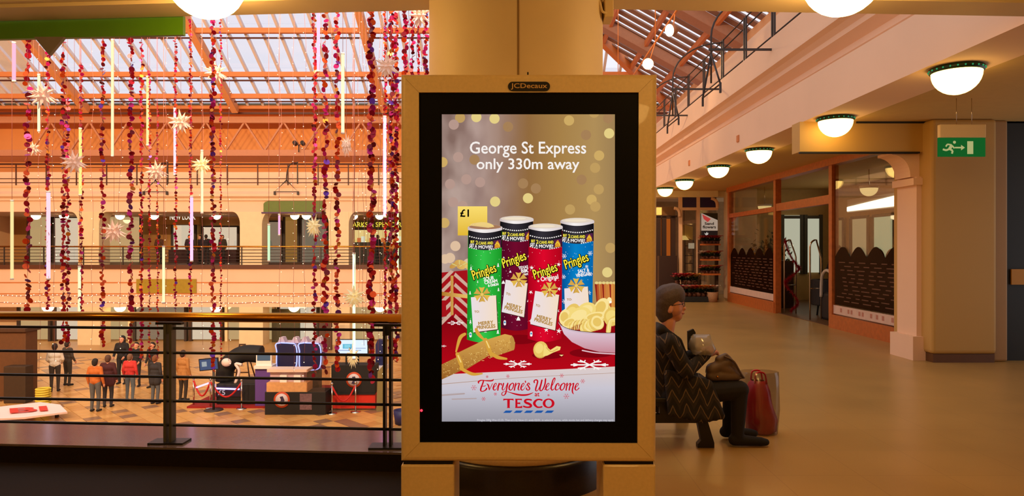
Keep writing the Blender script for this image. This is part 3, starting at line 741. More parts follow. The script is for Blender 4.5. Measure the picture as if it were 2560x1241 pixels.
# headline and slogan
p = PR(); p.text('George St Express', 1320, 374, 290, 39, WHT, bold=.5); p.text('only 330m away', 1320, 414, 256, 35, WHT, bold=.5); p.done('headline')
TR = E('slogan red',200,14,32)
p = PR()
def sc(pts, w, dx=0): p.line([(1170+(x+dx)/11.28, 930+y/11.28) for x, y in pts], [max(a,14)/11.28 for a in w], TR)
B_ = 1579
sc([(300,320),(295,285),(350,250),(430,245),(530,258),(640,260),(700,245),(715,215)], [36,44,34,26,28,36,36,20])
sc([(440,250),(420,320),(390,400),(362,480),(358,530),(395,556),(455,542),(505,508),(525,475)], [40,40,40,45,40,25,30,40,45])
sc([(362,412),(420,412),(470,405),(500,388)], [14,18,22,16])
sc([(530,342),(565,372),(588,440),(600,515)], [18,38,40,24]); sc([(600,515),(640,440),(680,355),(690,335)], [18]*4)
ee = [(0,440),(50,430),(95,380),(102,342),(82,326),(52,350),(25,420),(15,480),(36,518),(76,512),(112,475)]; ew = [16,16,18,24,22,26,42,42,30,20,14]
sc([(x+698,y) for x, y in ee], ew)
sc([(810,475),(840,400),(872,332)], [14]*3); sc([(878,332),(862,400),(848,470),(840,522)], [38]*4); sc([(860,430),(892,362),(925,335),(940,350),(945,382)], [14,18,28,34,28])
sc([(1002,332),(985,400),(966,470),(978,514),(1012,508),(1060,440),(1100,352)], [38,40,38,28,18,16,16])
sc([(1122,328),(1102,420),(1082,520),(1060,610),(1020,662),(970,668),(952,630),(975,582),(1040,558),(1100,562)], [38,40,40,40,26,22,26,20,15,14])
sc([(1090,556),(1200,592),(1350,635),(1500,660),(1650,655),(1760,625),(1834,590)], [12,25,45,50,48,32,10])
oo = [(100,330),(50,370),(20,440),(28,502),(65,520),(110,482),(140,412),(145,348),(112,322),(85,340)]; ow = [24,38,42,38,26,26,34,34,24,16]
sc([(x+1140,y) for x, y in oo], ow)
sc([(1348,328),(1332,400),(1316,470),(1307,522)], [38]*4); sc([(1320,450),(1370,362),(1420,328),(1445,335)], [14,16,24,32]); sc([(1450,338),(1430,410),(1416,480),(1426,516),(1462,508)], [38,40,40,26,14])
sc([(x+1478,y) for x, y in ee], ew); sc([(1618,268),(1622,306)], [36,28])
sc([(1596,470),(1650,375),(1690,330)], [14]*3); sc([(1738,368),(1724,328),(1690,328),(1682,372),(1710,420),(1738,470),(1720,512),(1672,514),(1648,478),(1660,455)], [28,28,26,36,40,40,30,30,36,22])
sc([(292,308),(284,270),(312,236),(360,236),(384,272),(366,360),(338,450),(328,520),(352,543),(392,520),(440,430),(480,330),(500,245)], [34,38,30,36,42,42,42,38,26,20,20,24,34], B_)
sc([(505,240),(482,340),(455,440),(448,510),(472,538),(512,518),(560,440),(595,330),(608,205)], [42,45,45,40,28,30,38,42,40], B_)
sc([(x*1.05+600,y) for x, y in ee], ew, B_); sc([(580,505),(640,450)], [22,16], B_)
sc([(740,470),(820,350),(868,245),(874,190),(850,184),(812,250),(784,360),(768,450),(778,508),(812,514),(850,480)], [16,18,22,30,28,34,42,42,38,26,16], B_)
sc([(984,392),(984,350),(955,330),(916,370),(888,440),(888,498),(922,516),(970,490),(1010,445)], [34,26,26,40,42,40,26,16,14], B_)
sc([(x+1005,y) for x, y in oo], ow, B_)
sc([(1218,328),(1206,400),(1196,460),(1187,518)], [38]*4, B_); sc([(1150,375),(1212,332)], [14,14], B_)
sc([(1195,440),(1250,362),(1300,328)], [14,16,26], B_); sc([(1312,332),(1297,400),(1283,460),(1273,518)], [38]*4, B_); sc([(1285,440),(1340,362),(1390,328)], [14,16,26], B_); sc([(1402,332),(1382,420),(1363,520),(1372,590),(1400,632)], [38,40,42,36,12], B_)
sc([(x*1.03+1425,y) for x, y in ee[:-1]]+[(1550,462)], ew[:-1]+[30], B_)
p.done('slogan_script')
p = PR(); p.text('at', 1310+368/11.28, 987, 11.5, 9, TR, bold=.35)
q = lambda x, y: (1170+x/11.28, 930+y/11.28)
p.poly([q(*v) for v in [(995,762),(1285,762),(1285,822),(1250,802),(1180,798),(1176,1000),(1188,1025),(1096,1025),(1108,1000),(1105,798),(1035,802),(995,822)]], TR)
for P_ in ([(1325,762),(1520,762),(1520,815),(1480,797),(1395,797),(1335,797),(1335,790)], [(1335,790),(1395,790),(1395,1000),(1335,1000)], [(1395,870),(1475,865),(1475,918),(1395,908)], [(1325,1025),(1335,995),(1395,985),(1480,980),(1532,958),(1528,1025)]): p.poly([q(*v) for v in P_], TR)
def wl(pts, w): p.line([q(*v) for v in pts], [a/11.28 for a in w], TR)
wl([(1783,798),(1720,785),(1640,792),(1604,832),(1640,875),(1720,905),(1776,950),(1755,990),(1690,1003),(1620,995),(1570,978)], [46,46,54,62,66,68,66,58,45,45,46])
wl([(x+B_,y) for x, y in [(500,800),(440,784),(370,792),(312,840),(290,893),(312,945),(370,996),(440,1004),(500,990)]], [50,44,50,66,76,66,50,42,46])
d = nxt(); n_ = 40; vs = []
for k in range(n_):
    t = 2*math.pi*k/n_
    for rx, ry in ((166,136),(90,100)): u, v = q(B_+694+rx*math.cos(t), 892+ry*math.sin(t)); vs.append(K(u,v,d))
p.mb.add(vs, [(2*k,2*k+1,(2*k+3) % (2*n_),(2*k+2) % (2*n_)) for k in range(n_)], TR)
BL = E('stripe blue',30,86,164)
for k in range(5): p.poly([q(x+k*292,y) for x, y in [(990,1162),(1065,1095),(1260,1095),(1190,1162)]], BL)
p.done('shop_name')
p = PR(); FR = E('flake red',206,60,80)
for x, y, r in ((540,140,38),(1125,128,52),(165,450,82),(440,765,58),(772,628,46)): p.flake(1170+x/11.28, 930+y/11.28, r/11.28, FR, .75)
for x, y, r in ((1062,108,60),(1655,265,65),(1195,690,82),(690,658,36)): p.flake(1310+x/11.28, 930+y/11.28, r/11.28, FR, .75)
p.done('red_flakes')['kind'] = 'stuff'
p = PR(); p.text('Pringles 200g Was £2.25. Then £1.12, Now £1: ends 02/01. in selected stores, while stocks last and delivery charges may apply.', 1364, 1051.5, 342, 6.5, E('small print',214,212,220)); p.done('small_print')
# ================================================================== NEAR RAILING
rl = thing('railing', 'near black railing with brass handrail left of the display', 'railing', (0,0,0))
def RP(X, z, d=0): return Vector((X, railY(X,d), z))
XA, XB = -6.2, -.50
MB().tube([RP(XA,1.083), RP(XB,1.083)], .036, 20, BRASS).build('handrail', None, rl)['label'] = 'polished brass handrail'
for z in (.998, .814, .633, .452, .272):
    MB().tube([RP(XA,z), RP(XB,z)], .0105, 10, DKSTEEL).build('bar', None, rl)
Xp = -.958
for k in range(4):
    X = Xp-k*1.66
    m = MB(); m.bar(RP(X-.022,.141), RP(X-.022,1.03), .018, .07, up=(0,1,0)); m.bar(RP(X+.022,.141), RP(X+.022,1.03), .018, .07, up=(0,1,0)); m.box(X-.03,X+.03,railY(X)-.02,railY(X)+.02,.96,1.03)
    m.build('post', DKSTEEL if k != 1 else GREYST, rl)
    mb = MB(); y = railY(X); mb.box(X-.13, X+.13, y-.07, y+.07, .141, .155); mb.build('base_plate', DKSTEEL, rl)
    MB().bar(RP(X-.1,1.035), RP(X+.1,1.035), .04, .018).build('saddle', DKSTEEL, rl)
# green panel hung under the beam, with a grey gusset
g = strip(px2x(-90,5.2), px2x(428,5.1), .16, .20, 3.25, 3.40, GREEN, 'green_banner'); tag(g, 'long green panel under the cream beam at top left', 'banner')
tag(MB().prism([(px2x(80,5.3),5.32,py2z(90,5.3)),(px2x(156,5.3),5.32,py2z(90,5.3)),(px2x(118,5.3),5.32,py2z(136,5.3))], (0,.03,0)).build('gusset_plate', mat('grey plate', C(128,116,112), .6, noise=.1)), 'grey triangular plate pointing down below the green panel', 'plate')

# ================================================================== OPAL DOME LAMPS
RIMG = mat('dark green lamp rim', C(16,60,34), .4, noise=.1)
STUD = emat('green rim stud', C(70,190,120), .55)
def dome_lamp(loc, r, label, dm, rim=True, group=None, n=28):
    t = thing('dome_lamp', label, 'lamp', loc, 0, group)
    pr = [(r*math.sin(a), -r*.98*math.cos(a)-.05) for a in [math.pi/2*k/8 for k in range(9)]]
    pr[0] = (.001, pr[0][1])
    MB().lathe(pr, n=n, m=dm).build('opal_bowl', None, t)
    MB().lathe([(r*1.0,-.055),(r*1.06,-.05),(r*1.08,-.01),(r*1.02,.0),(.01,.0)], n=n, m=RIMG if rim else WHITE).build('rim', None, t)
    if rim:
        m = MB()
        for k in range(24):
            a = 2*math.pi*k/24; m.ball((r*1.085*math.cos(a), r*1.085*math.sin(a), -.03), .009, STUD, 6, 4)
        m.build('rim_studs', None, t)['kind'] = 'stuff'
    return t
dome_lamp((px2x(515,4.55), 4.55, 3.43), .25, 'bright opal dome lamp by the green panel at top left', DOME)
dome_lamp((px2x(2105,4.5), 4.5, 3.43), .25, 'bright opal dome lamp below the beam at top right', DOME)
for k, (x, y) in enumerate(((-2.1,1.4),(1.4,1.4),(-5.6,1.4),(-2.1,-1.8),(1.4,-1.8))):
    dome_lamp((x, y, 3.43), .25, 'opal dome lamp on the near ceiling above the walkway', DOME, group='lamps over the near walkway')
cl = ['nearest opal dome lamp on the corridor ceiling beside the exit sign','second nearest opal dome lamp along the corridor ceiling','third opal dome lamp along the corridor ceiling','fourth opal dome lamp along the corridor ceiling','fifth opal dome lamp, just before the flower shop','farthest opal dome lamp beside the display edge']
for k, y in enumerate((6.8, 9.4, 12.39, 14.92, 17.97, 20.35)):
    dome_lamp((4.36, y, 3.4), .225, cl[k], DOMEC, group='corridor dome lamps')
# ================================================================== UPPER WALKWAY RAILING, BRACKETS, FLOODLIGHTS
ur = thing('upper_railing', 'dark iron railing on top of the peach fascia', 'railing')
IRON = mat('dark iron', C(58,46,40), .55, noise=.15)
ys = [9.6+1.37*k for k in range(20)]
for y in ys:
    for dy in (-.05, .05): MB().bar((4.09,y+dy,4.98), (4.09,y+dy,5.78), .03, .03, IRON).build('post', None, ur)
for z in (5.76, 5.58, 5.02): MB().tube([(4.09,8,z), (4.09,37.5,z)], .013, 6, IRON).build('rail', None, ur)
bl = ['nearest iron hoop bracket on the right fascia','middle iron hoop bracket on the right fascia','farthest iron hoop bracket by the display edge']
for k, y in enumerate((10.97, 13.7, 16.42)):
    b = thing('hoop_bracket', bl[k], 'bracket', (0, y, 0), 0, 'iron hoop brackets')
    arc = [(3.09,0,4.25),(3.09,0,5.0)]+[(4.09-1.0*math.cos(t), 0, 5.0+.72*math.sin(t)) for t in [math.pi/2*q/10 for q in range(1,11)]]
    MB().tube(arc, .015, 8, IRON).build('hoop', None, b)
    MB().bar((3.05,0,4.79), (4.1,0,4.79), .025, .035, IRON).build('cross_bar', None, b)
    MB().tube([(3.09,0,4.72),(3.09,-.5,4.12),(3.09,.5,4.12),(3.09,0,4.72)], .016, 6, IRON).build('stay', None, b)
    for s in (-.5,.5): MB().bar((3.09,s,4.14),(3.09,s,3.98), .03,.03, IRON).build('drop', None, b)
ROD = mat('orange rod', C(220,130,60), .5)
fl = thing('lighting_rail', 'thin orange lighting rail slung below the louvred roof', 'rail')
MB().tube([(3.2,9,6.42),(3.2,30,6.42)], .022, 8, ROD).build('tube', None, fl)
for y in (10, 16, 22, 28): MB().tube([(3.2,y,6.42),(3.2,y,lz(3.2))], .012, 6, ROD).build('hanger', None, fl)
FG = emat('floodlight lens', (1,.74,.36,1), 30, True); FG2 = emat('dim floodlight lens', (1,.86,.66,1), 3, True)
for k, (p, em, lab, ax) in enumerate(((at(1620,160,16), FG, 'glowing round floodlight above the display right corner', Vector((-.35,-.85,-.35))), (at(1674,76,14), FG2, 'dimmer round floodlight higher on the lighting rail', Vector((-.8,-.45,-.25))))):
    t = thing('floodlight', lab, 'floodlight', p, 0, 'floodlights on the rail')
    ax = ax.normalized(); u, w = frame_of(ax)
    m = MB(); r = .125
    m.tube([-ax*.22, -ax*.12, ax*.0], [.05,.11,r+.008], 20, mat('floodlight body', C(150,96,60), .5)); m.build('body', None, t)
    MB().tube([ax*.001, ax*.012], [r,r*.98], 20, em).build('lens', None, t)
    MB().tube([-ax*.1, Vector((3.2,p.y,6.42))-p], .012, 6, ROD).build('arm', None, t)
    sp = bpy.data.lights.new('floodlight_beam', 'SPOT'); so = bpy.data.objects.new('beam', sp); COL.objects.link(so); so.parent = t
    sp.energy = 130 if k == 0 else 60; sp.color = (1,.6,.28); sp.spot_size = 2.0; sp.shadow_soft_size = .1; so.location = ax*.05
    so.rotation_euler = ax.to_track_quat('-Z','Y').to_euler()
# unseen floodlights added on the near atrium edge to warm the far side
for k, (x, z) in enumerate(((-25,9.0),(-19,9.0),(-13,9.0),(-7,9.0),(-1.5,9.0))):
    t = thing('floodlight', 'added unseen floodlight on the near atrium edge brightening the far wall', 'floodlight', (x, 7.2, z), 0, 'added atrium floodlights')
    ax = (Vector((x*1.0-3.5,38,3.0))-Vector((x,7.2,z))).normalized()
    MB().tube([-ax*.3, -ax*.15, ax*.0], [.08,.18,.22], 16, GREYST).build('body', None, t)
    MB().tube([ax*.001, ax*.01], [.2,.2], 16, FG).build('lens', None, t)
    MB().tube([-ax*.2, (0,-1.7,-.3)], .03, 6, GREYST).build('arm', None, t)
    sp = bpy.data.lights.new('floodlight_beam', 'SPOT'); so = bpy.data.objects.new('beam', sp); COL.objects.link(so); so.parent = t
    sp.energy = ADDED_FLOOD*1.05; sp.color = (1,.66,.36); sp.spot_size = 1.75; sp.spot_blend = .7; sp.shadow_soft_size = .2; so.location = ax*.06
    so.rotation_euler = ax.to_track_quat('-Z','Y').to_euler()
# ================================================================== EXIT SIGN
EY = 8.2
ex = thing('exit_sign', 'green running man exit sign hung from the corridor ceiling', 'sign', at(2404, 330, EY)); e0 = at(2404,330,EY)
q = lambda px, py, d=0: at(px,py,EY)-e0+Vector((0,d,0))
MB().box(-.275,.275,-.03,.03,(q(0,345)).z,(q(0,312)).z).build('housing', mat('cream plastic', C(240,214,160), .5), ex, bevel=.008)
EG = emat('exit green', C(30,120,50), .55)
pl = MB().box(q(2345,0).x,q(2462,0).x,-.012,.012,q(0,392).z,q(0,345).z).build('panel', EG, ex)
m = MB(); EW = emat('exit pictogram', C(196,196,130), .75)
F = lambda x, y: q(2345+(x-860)/2.386*.99, 345+(y-825)/2.386*1.0, -.0135)
def st(pts, w):
    P = [F(*p) for p in pts]
    for a, b in zip(P[:-1], P[1:]): m.bar(a, b, w, .001, EW, up=(0,1,0))
m.prism([F(955+9*math.cos(2*math.pi*k/10), 852+9*math.sin(2*math.pi*k/10)) for k in range(10)], (0,.001,0), EW)
st([(940,868),(925,892)], .035); st([(938,868),(912,864),(903,878)], .018); st([(940,872),(955,888)], .018); st([(925,892),(944,902),(940,920)], .022); st([(925,892),(905,900),(885,894)], .022)
st([(958,884),(1000,884)], .018); m.prism([F(995,868),F(1018,884),F(995,900)], (0,.001,0), EW); m.prism([F(1032,846),F(1068,846),F(1068,922),F(1032,922)], (0,.001,0), EW)
m.build('pictogram', None, pl)
for px in (2391, 2429): MB().tube([q(px,312), Vector((q(px,0).x,0,3.4-e0.z))], .004, 6, CHROME).build('wire', None, ex)

# ================================================================== HANGING CHRISTMAS DECORATIONS
cab = []
for k, y in enumerate((9.6, 11.2, 13.0, 14.6)):
    c = MB().tube([(-30,y,8.4),(3.9,y,8.4)], .012, 6, IRON).build('span_cable'); tag(c, 'thin steel cable spanning the atrium above the garlands', 'cable', 'decoration cables')
def foil(name, r, g, b):
    m = mat(name, C(r,g,b), .3, metal=.55, noise=.2, nscale=40); return m
FO = [foil('red foil',200,16,34), foil('dark red foil',120,10,26), foil('magenta foil',196,24,110), foil('orange foil',236,84,20), foil('purple foil',110,50,170), foil('gold foil',226,140,40), foil('crimson foil',170,8,40)]
base = {}
def disc_src(k, parent):
    if k not in base:
        m = MB(); n = 10; rr = .05
        m.prism([(rr*math.cos(2*math.pi*i/n), rr*math.sin(2*math.pi*i/n), -.0015) for i in range(n)], (0,0,.003), FO[k])
        o = m.build('sequin', None, parent); base[k] = o.data; return o
    o = bpy.data.objects.new('sequin', base[k]); COL.objects.link(o); o.parent = parent; return o
STRM = mat('garland string', C(150,70,80), .6)
# photo x, disc diameter px, depth, top y, bottom y, pitch factor
GL = [(69,17,11.2,100,778,1),(119,11,13,100,778,1),(158,13,11.6,100,860,1),(169,12,12.4,240,860,1.1),(203,11,13,160,800,1.1),(256,13,11.4,100,870,1),(327,15,11.2,100,880,.9),(354,10,12.6,100,900,1),(374,8,13.4,180,900,1.2),(394,7,13.8,260,900,1.3),(439,9,13,60,790,1.2),(476,9,12.6,50,800,1.2),(532,14,11.4,50,930,.8),(552,7,13.8,50,900,1.5),(786,13,12.2,20,945,1),(813,17,11,20,935,.95),(843,16,11.4,18,930,.95),(929,20,9.6,10,955,.62),(963,9,13,10,800,.8),(979,16,10.6,10,900,.66),(991,13,11.4,15,905,.7),(1013,16,10.8,10,190,.85),(1031,12,11.8,10,190,.9),(1046,9,12.6,30,190,.9),(1064,15,10.8,20,190,.75)]
rnd = random.Random(11)
garl_desc = {17:'thick glossy red sequin garland just left of the paper star by the display', 21:'red sequin garland against the skylight above the display left corner, leftmost of four', 22:'narrow sequin garland second of four above the display left corner', 23:'thin fine sequin garland third of four above the display left corner', 24:'red sequin garland touching the column edge above the display', 19:'dense red and purple sequin garland hugging the display left edge', 20:'red sequin garland half hidden behind the display left edge', 18:'thin sequin garland beside the pink light tube near the display'}
for gi, (gx, dp, Y, y0, y1, pf) in enumerate(GL):
    top = at(gx, y0, Y); bot = at(gx, y1, Y)
    cy_ = min((9.6,11.2,13.0,14.6), key=lambda c: abs(c-Y)); Y = cy_; top = at(gx,y0,Y); bot = at(gx,y1,Y)
    t = thing('sequin_garland', garl_desc.get(gi, '%s hanging sequin garland from the left edge of the photo' % ORD[gi]), 'garland', (top.x, Y, 8.4), 0, 'hanging sequin garlands')
    MB().tube([(0,0,0),(0,0,bot.z-8.4)], .003, 4, STRM).build('string', None, t)
    dia = dp/FPX*Y; z = top.z; strands = 2 if dp >= 15 else 1
    pal = rnd.choice([[0,1,2,6,3],[0,6,2,1,3],[1,0,2,6,6]])
    while z > bot.z:
        k = rnd.choice(pal) if rnd.random() < .9 else rnd.choice([4,5,3])
        o = disc_src(k, t); s = dia/.1*rnd.uniform(.66,.95)
        o.location = (rnd.uniform(-.28,.28)*dia, rnd.uniform(-.2,.2)*dia, z-8.4); o.scale = (s,s,1)
        tilt = rnd.choice([rnd.uniform(.9,1.57), rnd.uniform(.5,1.3), 1.3])
        o.rotation_euler = (tilt, 0, rnd.uniform(-1.0,1.0)+(math.pi if rnd.random() < .5 else 0))
        z -= dia*pf*rnd.uniform(.42,.78)
# fairy light strands
BULB = emat('fairy bulb', (1,.8,.5,1), 2.2)
WIRE = mat('fairy wire', C(190,120,110), .5)
FLX = [(100,12.4),(135,11.5),(230,13),(300,11.5),(415,12.2),(505,13),(570,12),(700,12.4),(735,13.2),(762,11.3),(800,11.2),(828,12.2),(885,11.6),(897,12.5),(908,10.5),(917,12),(948,11),(956,13),(975,9.9),(1020,10),(1040,9.9),(1056,11)]
for k, (fx_, Y) in enumerate(FLX):
    Y = min((9.6,11.2,13.0,14.6), key=lambda c: abs(c-Y))
    X0 = px2x(fx_, Y); yb = rnd.choice((760,880,930,940)) if fx_ < 980 else 190
    zb = py2z(yb, Y)
    t = thing('fairy_light_strand', '%s hanging fairy light strand from the left edge of the photo' % ORD[k], 'fairy lights', (X0, Y, 8.4), 0, 'hanging fairy light strands')
    pts = [(0,0,0)]; z = 6.0-8.4; ph = rnd.random()*6
    while z > zb-8.4: pts.append((.02*math.sin(z*3+ph), .02*math.cos(z*2+ph), z)); z -= .25
    MB().tube(pts, .0028, 4, WIRE).build('wire', None, t)
    m = MB(); z = 5.6-8.4
    while z > zb-8.4:
        m.ball((.02*math.sin(z*3+ph)+rnd.uniform(-.035,.035), .02*math.cos(z*2+ph), z), .0075, BULB, 6, 4); z -= rnd.uniform(.12,.34)
    m.build('bulbs', None, t)['kind'] = 'stuff'
# paper stars
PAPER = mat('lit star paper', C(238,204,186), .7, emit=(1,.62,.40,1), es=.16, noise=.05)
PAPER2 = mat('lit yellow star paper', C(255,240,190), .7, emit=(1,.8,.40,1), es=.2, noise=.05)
ico = bmesh.new(); bmesh.ops.create_icosphere(ico, subdivisions=1, radius=1)
IV = [v.co.copy() for v in ico.verts]; IF = [[v.index for v in f.verts] for f in ico.faces]; ico.free()
EDG = {}
def star(px, py, dpx, Y, label, m=PAPER, squash=(1,1,1), tilt=0):
    Y = min((9.6,11.2,13.0,14.6), key=lambda c: abs(c-Y))
    c = at(px, py, Y); R = dpx/2/FPX*Y
    t = thing('paper_star', label, 'star', c, 0, 'hanging paper stars')
    core = MB().ball((0,0,0), R*.36, m, 12, 8).build('core', None, t)
    dirs = [v.normalized() for v in IV]+[((IV[a]+IV[b]).normalized()) for a, b in {tuple(sorted((f[i],f[(i+1)%3]))) for f in IF for i in range(3)} if (IV[a]+IV[b]).y < .3][:14]
    Rm = Matrix.Rotation(tilt,3,'Y')@Matrix.Rotation(.3,3,'X')
    for k, d in enumerate(dirs):
        d = Rm@d; L = R*(1.0 if k % 3 else .86); u, w = frame_of(d); b = R*.17
        s = Vector(squash); mb_ = MB()
        vs = [d*R*.25+(u*math.cos(a)+w*math.sin(a))*b for a in (0,math.pi/2,math.pi,3*math.pi/2)]+[d*L]
        mb_.add([Vector((v.x*s.x,v.y*s.y,v.z*s.z)) for v in vs], [(0,1,4),(1,2,4),(2,3,4),(3,0,4),(0,3,2,1)], m).build('ray', None, t)
    MB().tube([(0,0,R*.3),(0,0,8.4-c.z)], .003, 4, WIRE).build('cord', None, t)
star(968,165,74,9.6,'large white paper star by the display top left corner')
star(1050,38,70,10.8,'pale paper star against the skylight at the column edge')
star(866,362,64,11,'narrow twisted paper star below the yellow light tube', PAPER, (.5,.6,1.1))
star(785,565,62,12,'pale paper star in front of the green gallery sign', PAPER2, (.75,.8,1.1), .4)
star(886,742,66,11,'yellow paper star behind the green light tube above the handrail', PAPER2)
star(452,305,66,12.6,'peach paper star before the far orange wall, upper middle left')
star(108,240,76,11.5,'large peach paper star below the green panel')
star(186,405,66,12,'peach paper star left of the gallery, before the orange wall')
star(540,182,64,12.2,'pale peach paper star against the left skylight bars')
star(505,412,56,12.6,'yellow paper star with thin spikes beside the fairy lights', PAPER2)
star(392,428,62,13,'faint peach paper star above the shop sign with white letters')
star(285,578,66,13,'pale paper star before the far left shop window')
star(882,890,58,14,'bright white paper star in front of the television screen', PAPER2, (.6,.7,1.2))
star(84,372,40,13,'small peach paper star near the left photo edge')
# light tubes
def tube_light(px, y0, y1, wpx, Y, col, st, label):
    Y = min((9.6,11.2,13.0,14.6), key=lambda c: abs(c-Y))
    a, b = at(px,y0,Y), at(px,y1,Y); r = wpx/2/FPX*Y
    t = thing('light_tube', label, 'light tube', (b.x, Y, b.z), 0, 'hanging light tubes')
    L = a.z-b.z
    MB().tube([(0,0,.02),(0,0,L-.02)], r, 12, emat('tube glow %d' % px, col, st, True)).build('tube', None, t)
    for z in (0, L-.03): MB().tube([(0,0,z),(0,0,z+.03)], r*1.15, 12, WHITE).build('cap', None, t)
    MB().tube([(0,0,L),(0,0,8.4-b.z)], .004, 5, WIRE).build('cord', None, t)
tube_light(962,290,545,8,13,(1,.34,.95,1),3.2,'pink glowing light tube beside the display left edge')
tube_light(993,452,690,7,13,(.5,1,.25,1),3.6,'green glowing light tube touching the display left edge')
tube_light(885,632,900,7,13,(.62,1,.45,1),3.0,'pale green light tube running down behind the handrail')
tube_light(857,132,335,8,11.4,(1,.80,.36,1),1.8,'yellow glowing light tube above the twisted paper star')
tube_light(796,12,180,8,12.5,(1,.62,.85,1),1.2,'pale pink light tube against the skylight')
tube_light(35,105,205,8,12.5,(1,.55,.75,1),1.0,'pink light tube near the left edge below the green panel')
tube_light(97,185,330,6,12.8,(.9,1,.6,1),1.1,'short pale green light tube below the left peach star')
tube_light(281,98,392,6,12.5,(1,.95,.5,1),1.1,'long yellow light tube in the upper left')
tube_light(369,190,365,6,12.8,(1,.85,.35,1),1.1,'orange yellow light tube before the left skylight')
tube_light(437,270,440,6,12.8,(1,.72,.80,1),1.2,'pale pink light tube below the middle left star')
tube_light(505,375,535,6,12.8,(1,.95,.55,1),1.1,'yellow light tube above the white lettered shop sign')
tube_light(201,320,490,7,12.8,(1,.85,.25,1),1.1,'bright yellow light tube left of the pale shop displays')
tube_light(121,478,700,9,12.2,(1,.62,.72,1),1.2,'thick pale pink light tube before the far left window')
tube_light(30,500,700,7,13,(1,.8,.35,1),1.0,'yellow light tube at the far left of the gallery')
tube_light(479,490,655,7,12.8,(1,.55,.95,1),1.3,'pink light tube in front of the white lettered shop')
tube_light(409,615,760,6,12.8,(1,.92,.5,1),1.1,'yellow light tube before the far gallery railing')
tube_light(199,665,790,7,12.8,(.9,1,.55,1),1.1,'pale yellow light tube just above the handrail at left')
tube_light(672,560,655,6,13.5,(.7,1,.6,1),1.0,'short green light tube under the green gallery sign')
tube_light(698,535,590,5,13.5,(1,.5,.8,1),1.0,'short pink light tube under the green gallery sign')
# ================================================================== FAR GALLERY
def far_rail(name, label, Y, z0, zr, bars, xa, xb, sp, m, topm=None, r=.025):
    t = thing(name, label, 'railing', (0, Y, z0))
    MB().tube([(xa,0,zr-z0),(xb,0,zr-z0)], r*1.4, 8, topm or m).build('handrail', None, t)
    for z in bars: MB().tube([(xa,0,z-z0),(xb,0,z-z0)], r*.6, 6, m).build('bar', None, t)
    x = xa; p0 = None
    while x <= xb:
        if p0 is None: p0 = MB().bar((0,0,0),(0,0,zr-z0), .05, .05, m).build('post', None, t, (x,0,0))
        else: inst(p0, t, (x,0,0))
        x += sp
    return t
far_rail('gallery_railing', 'far gallery railing with brass top and dark bars', FY-.05, .66, 1.68, (1.5,1.32,1.14,.96,.8), XL, XR, 2.2, IRON, BRASS, .03)
far_rail('upper_gallery_railing', 'thin dark railing on the far upper parapet', FY-.03, 5.06, 6.27, (6.08,5.46,5.24), XL, XR, 1.68, mat('rust brown iron', C(84,44,30), .6), None, .035)
# iron triangle lamp brackets on the far cornice
for k, px in enumerate((722, 398)):
    b = thing('hanging_bracket', ['curved iron bracket with triangle frame, right one on the far cornice','curved iron bracket with triangle frame, left one on the far cornice'][k], 'bracket', (fx(px), FY-.4, 0), 0, 'far cornice brackets')
    MB().tube(catmull([(0,0,fz(456)),(.05,0,fz(430)),(.25,0,fz(412)),(.5,.35,fz(408))], 6), .03, 6, IRON).build('arm', None, b)
    MB().tube([(0,0,fz(453)),(-.64,0,fz(481)),(.64,0,fz(481)),(0,0,fz(453))], .03, 6, IRON).build('triangle', None, b)
    for s in (-.64,.64): MB().bar((s,0,fz(480)),(s,0,fz(489)), .1, .1, IRON).build('lamp_holder', None, b)
    MB().bar((.5,.35,fz(460)),(.5,.35,fz(405)), .05,.05, IRON).build('stanchion', None, b)
tw = thing('twin_spotlight', 'twin spotlight on the far truss chord', 'spotlight', at(747,372,FY+.9))
MB().tube([(0,0,-.2),(0,0,.2)], .03, 6, IRON).build('stem', None, tw)
for s in (-.22,.22): MB().tube([(s,-.1,.35),(s,.15,.28)], .12, 10, IRON).build('head', None, tw); MB().tube([(0,0,.2),(s,0,.3)], .02, 5, IRON).build('fork', None, tw)
# green shop board between the gallery pillars
gs = [(fx(660),3.6),(fx(660),4.06),(fx(664),4.16),(fx(672),4.21),(fx(812),4.21),(fx(812),3.6)]
b_ = MB().prism([(x,FY-.08,z) for x, z in gs], (0,.06,0)).build('shop_board', mat('olive green board', C(96,116,30), .5, noise=.1)); tag(b_, 'olive green shop board between two gallery pillars', 'sign')
tag(MB().box(fx(655), fx(815), FY-.1, FY-.02, 3.52, 3.6).build('board_edge', mat('purple edge', C(80,40,90), .5)), 'purple strip under the olive green shop board', 'strip')
b_ = MB().box(fx(342), fx(492), FY-.06, FY-.02, fz(733), fz(698)).build('fascia_board', mat('olive yellow board', C(170,140,30), .5, noise=.15)); tag(b_, 'olive yellow board on the lower gallery fascia', 'sign')
